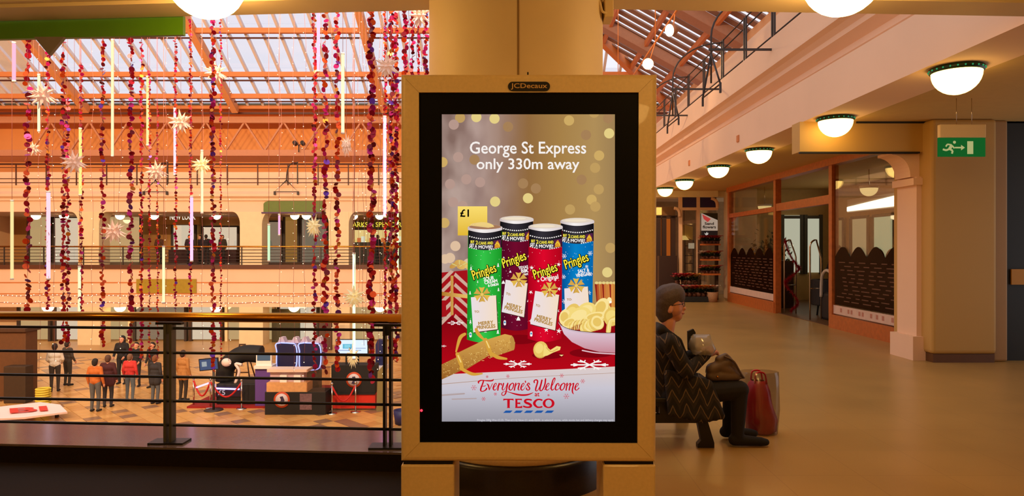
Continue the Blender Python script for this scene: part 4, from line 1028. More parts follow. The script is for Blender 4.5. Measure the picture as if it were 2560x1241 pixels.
# shops behind the gallery
SY = FY+6.0
gx_ = lambda px: px2x(px, SY); gz_ = lambda py: py2z(py, SY)
struct(MB().box(XL, XR, SY+.6, SY+.8, .4, 3.7).build('wall_shops', mat('shop wall ochre', C(190,140,76), .7, noise=.25, nscale=.6)))
def win(px0, px1, py0, py1, m, label, cat='shop window', d=0, frame=IRON):
    t = thing('shop_window', label, cat, (0, SY+.3+d, 0))
    x0, x1, z0, z1 = gx_(px0), gx_(px1), gz_(py1), gz_(py0)
    MB().box(x0, x1, .1, .14, z0, z1).build('lit_panel', m, t)
    MB().box(x0, x1, 0, .02, z0, z1).build('pane', SHOPGL, t)
    for a in (x0, x1): MB().box(a-.06, a+.06, -.04, .16, z0, z1+.06).build('frame_post', frame, t)
    MB().box(x0, x1, -.04, .16, z1, z1+.1).build('frame_head', frame, t)
    return t
LW = emat('lit shop white', C(250,236,214), .95, True); LC = emat('lit shop cream', C(238,206,150), .75, True); LG = emat('lit shop grey', C(170,160,140), .6, True); LY = emat('lit shop ochre', C(200,150,70), .55, True)
win(62,118,540,664,LC,'cream lit shop window at the far left of the gallery'); win(125,196,545,664,LW,'white lit shop window behind the pink tube'); win(262,345,535,664,LC,'shop window with pale displays left of the ochre bay')
win(424,482,563,664,LW,'white lit doorway under the white lettered sign'); win(500,590,568,664,LW,'white lit shop window right of the white lettered sign')
win(662,700,555,664,LG,'grey shop window left under the olive board'); win(706,742,540,664,LY,'ochre lit shop opening under the olive board'); win(748,815,548,664,LG,'grey shop window right under the olive board')
sb = MB().box(gx_(402), gx_(500), SY-.1, SY+.4, gz_(562), gz_(530)).build('sign_board', mat('ochre sign board', C(176,124,54), .6, noise=.1)); tag(sb, 'ochre sign board with white capital letters above a shop door', 'sign')
m = MB(); put_text(m, 'NEW LOOK', lambda u, v: Vector((gx_(u), SY-.12, gz_(v))), 459, 543, 64, 14, emat('white sign letters', C(250,240,220), 1.0), off=.01); m.build('sign_lettering', None, sb)
sb = MB().box(gx_(858), gx_(1010), SY-.1, SY+.4, gz_(572), gz_(552)).build('sign_board', mat('dark olive sign board', C(96,80,40), .6, noise=.1)); tag(sb, 'dark sign board with yellow capital letters beside the display', 'sign')
m = MB(); put_text(m, 'MARKS & SPENCER', lambda u, v: Vector((gx_(u), SY-.12, gz_(v))), 938, 562, 134, 12, emat('yellow sign letters', C(240,220,70), 1.0), off=.01); m.build('sign_lettering', None, sb)
win(878,1008,575,604,emat('lit food shop', C(252,226,150), 1.1, True),'bright food shop window below the yellow lettered sign')
tag(MB().box(gx_(875), gx_(1008), SY+.1, SY+.5, .66, gz_(606)).build('shop_counter', mat('dark green counter', C(36,38,22), .5, noise=.3)), 'dark shop counter below the bright food shop window', 'counter')
tag(MB().box(gx_(425), gx_(594), SY-.2, SY+.2, .66, 1.5).build('shop_counter', mat('dark plum stand', C(66,30,34), .6, noise=.3)), 'dark plum clothes stand in front of the white lit windows', 'stand')
for k, (px, py, lab) in enumerate(((541,527,'far opal dome lamp above the shop right of the white letters'),(385,530,'far opal dome lamp at the ochre bay'),(300,530,'far opal dome lamp over the pale displays'),(737,528,'far opal dome lamp left behind the pale star'),(766,528,'far opal dome lamp right behind the pale star'),(884,526,'far opal dome lamp beside the right gallery pillar'),(949,526,'large far opal dome lamp near the pink tube'),(90,526,'far opal dome lamp at the left end of the gallery'),(160,526,'far opal dome lamp above the white left window'))):
    dome_lamp((px2x(px, FY+3.0), FY+3.0, 3.61), .26, lab, DOME2, False, 'far gallery lamps', 16)
# small clutter of lit shelves in the food shop
for k in range(12):
    px = 882+k*10; tag(MB().box(0,.2,0,.2,0,.18+.1*(k % 3)).build('shelf_pack', emat('pack %d' % (k % 3), [C(240,210,120),C(220,120,60),C(240,240,210)][k % 3], .8), None, (gx_(px), SY-.05+.15, gz_(606))), '%s small bright pack from the left on the dark food counter' % ORD[k], 'pack', 'packs on the food counter')
# lower level shopfronts under the gallery
lz_ = lambda py: py2z(py, FY+1.5); lx_ = lambda px: px2x(px, FY+1.5)
struct(MB().box(XL, XR, FY+3.5, FY+3.7, -3.8, -1.6).build('wall_lower_shops', mat('lower shop cream', C(238,214,176), .7, noise=.15, nscale=.5)))
cols = [LC, LW, LC, LG, LW, LC, LW, LG, LC]
xs = [40, 130, 250, 330, 470, 560, 690, 800, 880, 1000]
for k in range(9):
    t = thing('shop_window', '%s lower shop window from the left under the gallery' % ORD[k], 'shop window', (0, FY+1.5, 0), 0, 'lower shop windows')
    x0, x1 = lx_(xs[k]+6), lx_(xs[k+1]-6)
    MB().box(x0, x1, .1, .14, -3.7, -1.75).build('lit_panel', cols[k], t); MB().box(x0, x1, 0, .02, -3.7, -1.75).build('pane', SHOPGL, t)
    for a in (x0, x1): MB().box(a-.07, a+.07, -.05, .2, -3.8, -1.7).build('frame_post', [IRON,BROWN,CREAM][k % 3], t)
for k, px in enumerate((735, 950, 540, 300, 120)):
    dome_lamp((px2x(px, FY+.8), FY+.8, -1.70), .3, ['lower opal dome lamp just above the handrail centre','lower opal dome lamp behind the handrail by the display','lower opal dome lamp under the gallery, middle left','lower opal dome lamp under the gallery, left','lower opal dome lamp under the gallery, far left'][k], DOME2, False, 'lower gallery lamps', 16)
tag(MB().box(lx_(690)-.1, lx_(690)+1.5, FY+1.1, FY+1.2, -3.8, -1.9).build('dark_doorway', mat('dark green doorway', C(70,66,40), .6, noise=.2)), 'dark green door panel behind the neon seats', 'door')
tag(MB().box(lx_(842), lx_(870), FY-2, FY-1.8, -3.8, -2.0).build('poster_stand', mat('dark poster', C(90,60,44), .6, noise=.3)), 'dark poster stand left of the television', 'poster')

# ================================================================== PEOPLE (lower hall and gallery)
PC = {}
def pm(r, g, b): 
    k = 'cloth %d %d %d' % (r,g,b); return mat(k, C(r,g,b), .85, noise=.15, nscale=12)
def standing(loc, rz, H, top, bot, hair, label, shoe=(30,26,24), coat=0, arms=(0,0), hood=False, skin=SKIN, voxel=.013, stride=0.0, group='people in the hall'):
    s = H/1.7; caps = []
    def c(a, b, r0, r1, k): caps.append((tuple(x*s for x in a), tuple(x*s for x in b), r0*s, r1*s, k))
    T, B, Sk, Hr, Sh = 0, 1, 2, 3, 4
    for sg in (-1, 1):
        f = stride*sg
        hip, kn, an, toe = (.09*sg,0,.90), (.10*sg,.02+f*.12,.49), (.10*sg,-.02+f*.25,.09), (.12*sg,.12+f*.25,.035)
        c(hip, kn, .095, .062, B); c(kn, an, .062, .045, B); c((an[0],an[1]-.03,.045), toe, .042, .034, Sh)
        f = arms[0 if sg < 0 else 1]
        sh, el = (.175*sg,0,1.39), (.235*sg,-.03+.10*f,1.13); wr = (.24*sg-.08*f*sg,.05+.22*f,.90+.16*f)
        c(sh, el, .062, .052, T); c(el, wr, .052, .037, T)
        d = Vector((wr[0]-el[0],wr[1]-el[1],wr[2]-el[2])).normalized(); w = Vector(wr)
        pal = w+d*.075; c(wr, tuple(pal), .028, .032, Sk)
        side = d.cross(Vector((1,0,0))).normalized()
        for q, L in enumerate((.062,.075,.07,.055)):
            o = pal+side*(q-1.5)*.019; e = o+d*L+Vector((-sg*.012,0,0)); c(tuple(o), tuple(e), .0115, .0095, Sk)
        th = w+d*.03+side*-.03; c(tuple(th), tuple(th+d*.05+side*-.025), .013, .011, Sk)
    c((-.05,0,.985),(.05,.0,.985), .116, .116, T); c((0,0,1.0),(0,.0,1.05), .13, .125, T); c((-.06,0,1.12),(.06,0,1.12), .115, .115, T)
    c((-.07,0,1.28),(.07,0,1.28), .118, .118, T); c((-.16,0,1.40),(.16,0,1.40), .062, .062, T)
    if coat:
        for sg in (-1,1): c((.06*sg,0,1.0),(.08*sg,0,.9-coat), .13, .14, T)
    c((0,0,1.42),(0,.015,1.52), .055, .05, Sk if not hood else Hr)
    c((0,.025,1.545),(0,.012,1.60), .074, .088, Sk); c((0,.035,1.50),(0,.05,1.52), .045, .05, Sk); c((0,.10,1.555),(0,.108,1.545), .012, .016, Sk)
    for sg in (-1,1): c((.082*sg,.0,1.56),(.086*sg,-.005,1.585), .014, .016, Sk)
    c((0,-.02,1.60),(0,-.005,1.628), .092, .088, Hr); c((0,-.04,1.545),(0,-.035,1.6), .078, .086, Hr)
    if hood: c((0,-.04,1.45),(0,-.03,1.62), .10, .105, Hr)
    t = thing('person', label, 'person', loc, rz, group)
    body = fused('body', caps, [pm(*top), pm(*bot), skin, pm(*hair), pm(*shoe)], voxel, 4, t)
    for sg in (-1,1):
        MB().ball((.032*s*sg,.098*s,1.575*s), .010*s, BLK2, 8, 6).build('eye', None, t)
    return t
def hall(px, feet, **k):
    Y = 5.4*FPX/(feet-VY); return (px2x(px,Y), Y, -3.78)
pp = [(238,1031,0,1.74,(196,106,40),(92,92,92),(40,30,24),'person seen from behind in an orange brown jacket and grey jeans',{}),
 (270,1020,.2,1.76,(74,30,34),(50,46,50),(90,60,44),'person in a dark maroon coat beside the orange jacket',dict(coat=.1)),
 (325,1005,0,1.66,(206,54,50),(100,110,118),(120,84,60),'person seen from behind in a red top and blue jeans',{}),
 (388,1012,-.2,1.68,(48,44,46),(90,94,100),(122,72,40),'brown haired person in a dark coat holding one arm out',dict(coat=.12,arms=(.8,0))),
 (458,1004,-.3,1.78,(176,120,62),(50,38,30),(60,40,28),'person in a tan coat right of the grey railing post',dict(coat=.08)),
 (305,962,math.pi,1.9,(26,22,24),(30,28,30),(30,24,22),'tall hooded person in black facing the others',dict(hood=True,arms=(.6,.6))),
 (341,968,math.pi,1.72,(30,26,28),(40,36,38),(34,26,22),'person in black standing in the middle of the group',dict(arms=(.5,.5))),
 (381,972,2.8,1.76,(34,30,30),(40,36,34),(40,30,24),'person in dark clothes facing the brown haired person',dict(arms=(.5,.2))),
 (137,981,.4,1.8,(232,222,206),(60,50,42),(50,36,28),'person in a white top and dark trousers at left',dict(arms=(.7,.7))),
 (169,966,-.3,1.74,(70,60,50),(66,58,46),(46,34,26),'person in grey brown clothes beside the white top',dict(arms=(.7,.3)))]
for px, ft_, rz_, H, tp_, bt_, hr_, lab, kw in pp: standing(hall(px, ft_), rz_, H, tp_, bt_, hr_, lab, **kw)
gp = [(474,40.0,(54,34,44),'person in dark purple under the white shop letters',0),(500,41.5,(44,30,40),'person in dark clothes beside the pink gallery tube',2.5),(515,39.6,(40,28,34),'person in a dark coat at the gallery railing, right of the pink tube',.5),(556,40.6,(60,48,40),'person in brown at the gallery railing, near the middle pillar',3),(398,41,(88,54,34),'person in brown before the ochre gallery bay',0),(944,40.5,(20,18,16),'dark clothed person left of two before the food shop',1),(974,41.2,(24,20,18),'dark clothed person right of two before the food shop',-1)]
for px, Y, c_, lab, rz_ in gp: standing((px2x(px,Y), Y, .66), rz_, 1.72, c_, (40,34,34), (40,28,22), lab, voxel=.02, group='people on the far gallery')

# ================================================================== GAME STALL IN THE LOWER HALL
HY = 22.4; HS = FPX/HY
hx = lambda px, Y=HY: px2x(px, Y); hz = lambda py, Y=HY: py2z(py, Y)
GF = -3.78
struct(MB().box(hx(505,24), hx(832,24), 22.9, 26.5, GF-.01, GF+.06).build('floor_stall', mat('red stall carpet', C(150,22,14), .9, noise=.15)))
NEON = emat('violet neon', (.45,.32,1,1), 3.0, True); NEONB = emat('blue violet neon', (.36,.40,1,1), 1.9, True)
# counter
t = thing('stall_counter', 'black stall counter with round emblem and pale display top', 'counter', (hx(742), 22.0, GF))
zc = lambda py: py2z(py, 22.0)-GF
x0, x1 = px2x(672,22)-px2x(742,22), px2x(824,22)-px2x(742,22)
MB().box(x0, x1, 0, .7, 0, zc(981)).build('base', BLK2, t, bevel=.01)
MB().box(x0+.05, x1-.6, .02, .6, zc(981), zc(958)).build('display_tray', mat('pale wood', C(214,160,104), .5, noise=.2), t)
MB().box(x0+.1, x0+1.2, .2, .5, zc(958), zc(932)).build('display_box', mat('lilac box', C(196,170,180), .6), t)
MB().box(x0+.05, x1-.6, .05, .6, zc(932), zc(925)).build('shelf', mat('pale shelf', C(224,196,176), .5), t)
MB().box(x1-.62, x1-.02, .0, .6, zc(981), zc(925)).build('glass_case', glassmat('case glass', (.9,.8,.75,1), .1), t)
for dx in (x0+.45, x0+.9): MB().box(dx, dx+.22, .1, .3, zc(958), zc(940)).build('carton', WHITE, t)
em = MB().lathe([(.001,0),(.26,0),(.26,.02),(.001,.02)], n=24, m=mat('orange emblem', C(190,70,24), .6)).build('emblem', None, t, (px2x(715,22)-px2x(742,22), -.005, zc(1000))); em.rotation_euler = (math.pi/2,0,0)
e2 = MB().lathe([(.001,0),(.2,0),(.2,.02),(.001,.02)], n=24, m=mat('emblem inner', C(200,190,196), .6)).build('emblem_field', None, em, (0,0,.012)); e3 = MB().poly([(-.08,-.12,.036),(.02,-.15,.036),(.1,-.02,.036),(.04,.12,.036),(-.06,.1,.036),(-.02,0,.036)], mat('emblem dark', C(50,40,70), .6)).build('emblem_figure', None, em)
MB().box(px2x(760,22)-px2x(742,22), px2x(790,22)-px2x(742,22), -.02, 0, zc(1025), zc(985)).build('price_panel', mat('mauve panel', C(120,90,96), .6, noise=.4, nscale=18), t)
# neon framed seats
def dshape(cx, cz, w, h):
    pts = [(-.5,.5),(.28,.5),(.42,.44),(.49,.25),(.5,-.1),(.46,-.38),(.34,-.5),(0,-.54),(-.34,-.52),(-.48,-.42),(-.5,-.2),(-.49,.2)]
    return [(cx+a*w, cz+b*h) for a, b in pts]
for k, (pa, pb) in enumerate(((692,743),(749,803))):
    Y = 23.4; t = thing('gaming_pod', ['left navy gaming pod with violet neon outline','right navy gaming pod with violet neon outline'][k], 'gaming pod', (px2x((pa+pb)/2,Y), Y, GF+.06), 0, 'neon gaming pods')
    w = (pb-pa)/FPX*Y; h = 64/FPX*Y; zc_ = py2z(891,Y)-GF-.06
    D = [(x,z) for x, z in dshape(0, zc_, w, h)]
    MB().prism([(x,0,z) for x, z in D], (0,.5,0), mat('navy pod', C(18,16,62), .5)).build('shell', None, t)
    MB().prism([(x*1.06,.1,(z-zc_)*1.06+zc_) for x, z in D], (0,.55,0), mat('pale pod back', C(190,176,196), .4)).build('back_shell', None, t)
    cp = catmull([(x,-.03,z) for x, z in D], 3, True); cp.append(cp[0]); MB().tube(cp, .02, 8, NEONB).build('neon_outline', None, t)
    for s in (-.3,.36): MB().prism([(s*w-.14,.05,zc_+h*.5),(s*w+.14,.05,zc_+h*.5),(s*w+.05,.05,zc_+h*.5+.2),(s*w-.05,.05,zc_+h*.5+.2)], (0,.3,0), mat('pale pod back', C(190,176,196), .4)).build('ear', None, t)
    MB().box(-.25,.25,.15,.5,0,zc_-h*.5).build('pedestal', BLK2, t)
# television with cabinet
Y = 22.8; t = thing('television', 'large white lit television standing on the stall cabinet', 'television', (px2x(880,Y), Y, py2z(915,Y)))
w = 77/FPX*Y/2
MB().box(-w-.03,w+.03,0,.08,py2z(886,Y)-py2z(915,Y),py2z(849,Y)-py2z(915,Y)).build('bezel', BLK2, t)
sc_ = MB(); zt, zb_ = py2z(850.5,Y)-py2z(915,Y), py2z(884,Y)-py2z(915,Y)
sc_.box(-w,w,-.01,0,zb_,zt, emat('tv white', C(220,236,255), 1.1, True))
scn = sc_.build('screen', None, t); m = MB()
def tq(a,b,c,d,col,n): m.poly([(-w+2*w*a,-.012,zt+(zb_-zt)*b),(-w+2*w*c,-.012,zt+(zb_-zt)*b),(-w+2*w*c,-.012,zt+(zb_-zt)*d),(-w+2*w*a,-.012,zt+(zb_-zt)*d)], emat(n, col, 1.0))
tq(.2,.3,.5,.65,C(110,190,220),'tv blue'); tq(.26,.36,.44,.58,C(150,220,235),'tv cyan'); tq(.05,.75,.8,.8,C(130,150,190),'tv line'); tq(.55,.6,.95,.64,C(120,140,180),'tv line'); tq(.0,.9,.1,1,C(40,40,60),'tv dark'); tq(.4,.55,.46,.8,C(50,50,80),'tv dark2')
m.build('screen_image', None, scn)
for s in (-.2,.2): MB().bar((s,.04,0),(s,.04,zb_), .05,.05, BLK2).build('stand', None, t)
t = thing('stall_cabinet', 'black cabinet with round emblem and red plinth below the television', 'cabinet', (px2x(885,22.6), 22.6, GF+.06))
zz = lambda py: py2z(py,22.6)-GF-.06
MB().box(-.75,.7,0,.6,zz(985),zz(914)).build('body', BLK2, t)
MB().box(-.85,.7,.02,.55,0,zz(985)).build('plinth', mat('bright red plinth', C(206,40,20), .6, noise=.1), t)
em2 = inst(em, t, (0,-.005,zz(950)))
for ch in (e2, e3): inst(ch, em2)
MB().box(-.8,.7,-.03,0,zz(987),zz(983)).build('trim', BLK2, t)
# simulator rig with monitor, light strip and price
t = thing('racing_simulator', 'black game simulator with violet light strip and price board', 'simulator', (px2x(560,23.2), 23.2, GF+.06))
zz = lambda py: py2z(py,23.2)-GF-.06; xx = lambda px: px2x(px,23.2)-px2x(560,23.2)
MB().box(xx(540),xx(640),0,1.2,0,zz(960)).build('base', BLK2, t, bevel=.04)
fd = MB().box(xx(540),xx(602),-.03,0,zz(992),zz(972)).build('price_board', mat('violet board', C(34,16,40), .5), t)
m = MB(); put_text(m, '£5', lambda u, v: Vector((xx(u),-.035,zz(v))), 555, 981.5, 18, 13, emat('price letters', C(200,180,190), .8), off=.02); m.build('price_lettering', None, fd)
MB().tube([(xx(540),-.05,zz(971)),(xx(600),-.05,zz(973))], .03, 6, NEON).build('light_strip', None, t)
MB().tube([(xx(492),-.05,zz(969)),(xx(523),-.05,zz(958))], .03, 6, NEON).build('light_strip', None, t)
MB().tube([(xx(538),-.05,zz(960)),(xx(538),-.05,zz(975))], .02, 6, NEON).build('light_strip', None, t)
m = MB(); m.tube(catmull([(xx(545),.5,zz(960)),(xx(550),.5,zz(925)),(xx(575),.5,zz(900)),(xx(600),.5,zz(890)),(xx(640),.5,zz(892))], 5), [.3]*21, 10, BLK2); m.build('seat_shell', None, t)
MB().ball((xx(563),.1,zz(908)), .17, mat('white headrest', C(226,206,200), .5), 14, 9, (1,.7,.85)).build('headrest', None, t)
MB().tube(catmull([(xx(585),.1,zz(960)),(xx(595),.1,zz(930)),(xx(586),.1,zz(912)),(xx(602),.1,zz(914))], 5), .05, 8, mat('white headrest', C(226,206,200), .5)).build('control_arm', None, t)
t = thing('monitor', 'tilted monitor on a pole left of the simulator', 'monitor', (px2x(534,22.6), 22.6, GF))
MB().tube([(0,0,0),(0,0,py2z(925,22.6)-GF)], .04, 8, IRON).build('pole', None, t); MB().lathe([(.001,.03),(.3,.03),(.3,0)], n=16, m=IRON).build('base', None, t)
M_ = Matrix.Translation((-.14,0,py2z(911,22.6)-GF))@Matrix.Rotation(-.09,4,'Y')
MB().box(-.32,.32,-.05,0,-.2,.2,None,M_).build('casing', BLK2, t); sm = MB().box(-.29,.29,-.06,-.05,-.17,.17,None,M_).build('screen', emat('monitor blue', C(84,96,130), .8), t)
MB().box(-.22,-.06,-.065,-.06,-.06,.1,emat('monitor pale', C(180,186,190), .8),M_).build('screen_window', None, sm)
t = thing('monitor', 'small desk monitor on a stand left of the neon pods', 'monitor', (px2x(660,23), 23, GF+.06)); zz = lambda py: py2z(py,23)-GF-.06
MB().box(-.22,.22,-.03,.03,zz(902),zz(886)).build('screen', emat('monitor teal', C(110,120,130), .7), t); MB().box(-.26,.26,-.02,.05,zz(916),zz(884)).build('casing', WHITE, t)
MB().box(-.3,.3,-.1,.4,zz(922),zz(914)).build('keyboard_shelf', WHITE, t); MB().box(-.3,.3,0,.5,0,zz(922)).build('desk', mat('violet desk', C(92,60,140), .6), t)
t = thing('folding_frame', 'brown tubular folding frame behind the simulator', 'frame', (px2x(606,25.6), 25.6, GF+.06)); zz = lambda py: py2z(py,25.6)-GF-.06
for s in (-1,1): MB().tube([(s*.1,0,zz(862)),(s*.45,-.3,0)], .025, 6, BROWN).build('leg', None, t); MB().tube([(s*.1,0,zz(862)),(s*.45,.4,0)], .025, 6, BROWN).build('leg', None, t)
MB().bar((-.12,0,zz(862)),(.12,0,zz(862)), .05,.05, BROWN).build('top_bar', None, t); MB().bar((-.3,-.15,zz(930)),(.3,-.15,zz(930)), .04,.04, BROWN).build('cross_bar', None, t)
t = thing('blue_seat', 'dark blue high backed seat right of the television', 'seat', (px2x(950,24.2), 24.2, GF)); zz = lambda py: py2z(py,24.2)-GF
MB().prism([(-.16,0,zz(915)),(-.16,0,zz(862)),(-.08,0,zz(850)),(.1,0,zz(852)),(.2,0,zz(872)),(.2,0,zz(915))], (0,.3,0), mat('navy vinyl', C(34,40,92), .5)).build('backrest', None, t)
MB().box(-.2,.25,-.4,.3,zz(925),zz(914)).build('seat', WHITE, t); MB().box(-.05,.05,-.1,.1,0,zz(925)).build('pedestal', CHROME, t); MB().lathe([(.001,.03),(.25,.02),(.25,0)], n=14, m=CHROME).build('base', None, t)
tag(MB().prism([(px2x(941,22.5),22.5,GF),(px2x(960,22.5),22.5,GF),(px2x(960,22.5),22.5,py2z(912,22.5)),(px2x(944,22.5),22.5,py2z(930,22.5))], (0,.3,0), mat('dull green panel', C(130,116,70), .6)).build('side_panel'), 'dull green slanted panel below the blue seat', 'panel')
# rope barriers
posts = [(484,1018),(526,1022),(604,1024),(652,1013),(830,1036),(889,1032)]
pl_ = ['chrome barrier post behind the tan coat','chrome barrier post left of the price board','chrome barrier post right of the price board','chrome barrier post behind the violet desk','chrome barrier post left of two before the red plinth','chrome barrier post right of two before the red plinth']
prev = None; locs = []
for k, (px, fy) in enumerate(posts):
    Y = 5.4*FPX/(fy-VY); loc = (px2x(px,Y), Y, GF); locs.append(Vector(loc))
    t = thing('barrier_post', pl_[k], 'barrier post', loc, 0, 'rope barrier posts')
    MB().lathe([(.001,.03),(.16,.025),(.17,0)], n=18, m=CHROME).build('base', None, t); MB().tube([(0,0,.02),(0,0,.92)], .028, 10, CHROME).build('stem', None, t); MB().ball((0,0,.96), .05, CHROME, 10, 6).build('finial', None, t)
for a, b, lab in ((0,1,'red rope hanging left of the price board'),(1,2,'red rope hanging before the price board'),(4,5,'red rope before the red plinth')):
    A, B2 = locs[a]+Vector((0,0,.88)), locs[b]+Vector((0,0,.88)); n_ = 10
    pts = [A.lerp(B2,q/n_)-Vector((0,0,.5*math.sin(math.pi*q/n_))) for q in range(n_+1)]
    tag(MB().tube(pts, .03, 8, RED).build('barrier_rope'), lab, 'rope', 'barrier ropes')
# left side: brown kiosk, white banner car-top panel, yellow ring stack
t = thing('brown_kiosk', 'large dark brown kiosk block at the lower left edge', 'kiosk', (px2x(20,24), 24, -3.78)); zz = lambda py: py2z(py,24)+3.78
MB().box(-1.2,px2x(64,24)-px2x(20,24),0,.6,0,zz(830)).build('body', mat('kiosk brown', C(96,58,26), .6, noise=.2), t, bevel=.02)
MB().box(px2x(30,24)-px2x(20,24),px2x(84,24)-px2x(20,24),-.4,0,0,zz(912)).build('front_counter', mat('kiosk dark counter', C(58,38,18), .6, noise=.2), t, bevel=.02)
MB().box(-1.3,px2x(68,24)-px2x(20,24),-.1,.7,zz(830),zz(822)).build('top', BROWN, t)
t = thing('ring_stack', 'stack of yellow rings beside the brown kiosk', 'ring stack', (px2x(108,22.9), 22.9, -3.78))
for k in range(9):
    pts = [(.2*math.cos(a), .2*math.sin(a), .05+k*.075) for a in [2*math.pi*q/16 for q in range(17)]]
    MB().tube(pts, .034, 8, mat('yellow plastic', C(214,190,60), .5)).build('ring', None, t)
t = thing('display_banner', 'sloping white banner with red letters at the lower left edge', 'banner', (0,0,0))
A = [at(-60,1024,21.2), at(100,1006,22.2), at(150,1012,22.0), at(168,1030,21.4), at(60,1044,20.8), at(-60,1050,20.4)]
MB().prism([tuple(p) for p in A], (0,.02,-.06), mat('white banner', C(240,214,210), .5)).build('board', None, t)
def bnr(u, v):  # u along, v across
    p = at(-60,1024,21.2).lerp(at(160,1008,22.2),u); q_ = at(-60,1048,20.45).lerp(at(170,1032,21.35),u); return p.lerp(q_,v)+Vector((0,-.02,.03))
m = MB(); put_text(m, 'BI', lambda u, v: bnr(u, v), .58, .5, .42, .5, mat('red banner letters', C(206,60,44), .6), off=.03); m.build('banner_lettering', None, t)
m = MB(); 
for k, u in enumerate((.1,.9)): p_ = bnr(u,.5); MB().bar((p_.x,p_.y,p_.z-.06),(p_.x,p_.y,-3.78), .08,.08, IRON).build('leg', None, t)

tag(MB().lathe([(.001,0),(.2,0),(.25,.42),(.23,.42),(.19,.03)], n=24, m=mat('dark blue plastic', C(40,42,96), .5)).build('plastic_tub', None, None, (px2x(1004,20.9),20.9,-3.78)), 'dark blue tub half hidden behind the display left edge', 'tub')
for k, py in enumerate((739,757)):
    t = thing('light_string', ['upper string of tiny lights along the lower gallery fascia','lower string of tiny lights along the lower gallery fascia'][k], 'fairy lights', (0, FY-.08, fz(py)), 0, 'fascia light strings')
    MB().tube([(x, 0, .03*math.sin(x*2.1)) for x in [XL+.5*q for q in range(73)]], .012, 4, WIRE).build('wire', None, t)
    m = MB(); rr = random.Random(30+k)
    for q in range(150): x = XL+q*.245+rr.uniform(-.05,.05); m.ball((x,-.02,.03*math.sin(x*2.1)+rr.uniform(-.05,.05)), .028, BULB, 6, 4)
    m.build('bulbs', None, t)['kind'] = 'stuff'
# ================================================================== CAFE ON THE RIGHT
CX = 6.33
cafe = thing('cafe', 'orange wood framed cafe front with tall glazing', 'shop front', (CX, 0, 0))
def cpost(y, w=.14): MB().box(-.06,.08,y-w/2,y+w/2,0,3.4).build('post', WOOD, cafe)
for y in (10.35, 13.75, 16.75, 20.45): cpost(y)
MB().box(-.1,.12,10.3,20.5,3.26,3.4).build('head_rail', WOOD, cafe)
MB().box(-.05,.08,13.75,16.75,2.5,2.68).build('transom', WOOD, cafe); MB().box(-.05,.08,16.75,20.45,2.5,2.62).build('transom', WOOD, cafe)
for (a, b) in ((10.3,13.75),(16.75,20.45)):
    MB().box(-.08,.1,a,b,0,.27).build('plinth', WOOD, cafe); MB().box(-.02,.0,a,b,.27,3.26).build('glazing', SHOPGL, cafe)
    MB().box(-.026,-.02,a+.05,b-.05,.29,.46).build('sill_strip', mat('white sill strip', C(226,196,176), .5, noise=.1), cafe)
# brown film with scalloped top and rows of fine pale rules
FILM = glassmat('brown window film', (.35,.2,.1,1), .06, .1, .72, C(44,24,12))
def film(a, b, z0, base, humps):
    n = 60; top = []
    for k in range(n+1):
        t = k/n; top.append((0, a+(b-a)*t, base+.2*abs(math.sin(math.pi*humps*t))))
    MB().prism([(0,a,z0)]+top+[(0,b,z0)], (.003,0,0), FILM).build('window_film', None, cafe, (-.03,0,0))
    m = MB(); z = z0+.08; col = mat('film rules', C(96,60,40), .6); r = random.Random(5)
    while z < base-.05:
        y = a+.1
        while y < b-.35:
            w = r.uniform(.15,.3); m.box(-.0355,-.034,y,y+w,z,z+.02,col); y += w+r.uniform(.06,.2)
        z += .075
    m.build('film_rules', None, cafe)['kind'] = 'stuff'
film(10.5,13.6,.48,1.42,5); film(16.85,20.3,.48,1.40,5)
m = MB(); r = random.Random(2); y = 10.5
while y < 13.4: m.box(-.029,-.0265,y,y+.07,.34,.42,mat('strip marks', C(190,130,110), .6)); y += r.choice((.12,.2,.3))
m.build('strip_marks', None, cafe)['kind'] = 'stuff'
# interior
struct(MB().box(9.6,9.8,10.0,21.2,0,3.4).build('wall_cafe', mat('cafe wall', C(206,176,120), .8, noise=.1)))
struct(MB().box(6.9,9.6,10.45,10.5,0,3.4).build('wall_cafe_side', mat('cafe wall', C(206,176,120), .8)))
struct(MB().box(6.5,9.6,20.95,21.1,0,3.4).build('wall_cafe_end', mat('cafe wall', C(206,176,120), .8)))
struct(MB().box(CX,9.6,10.5,20.95,0.001,.012).build('floor_cafe', mat('cafe floor', C(120,84,50), .4, noise=.2)))
DKF = mat('dark frame', C(70,62,44), .5)
for k, (pa, pb, lab, br_) in enumerate(((2288,2254,'pale lit wall panel behind the twig tree in the cafe',.5),(2240,2184,'wide pale green lit wall panel in the cafe',.55),(2174,2130,'cream lit wall panel in the cafe beside the green one',.42),(2112,2090,'narrow pale poster panel in the cafe near the entrance',.36))):
    y0, y1 = FPX*9.58/(pa-VX), FPX*9.58/(pb-VX)
    t = thing('wall_panel', lab, 'wall panel', (9.58, 0, 0), 0, 'cafe wall panels')
    MB().box(-.02,0,y0,y1,1.0,2.42).build('panel', emat('pale panel glow %d' % k, [C(214,206,160),C(206,214,170),C(220,200,150),C(190,160,110)][k], br_, True), t)
    for y in (y0,y1): MB().box(-.06,0,y-.06,y+.06,.9,2.45).build('post', DKF, t)
    MB().box(-.055,-.002,y0,y1,2.42,2.5).build('head', DKF, t)
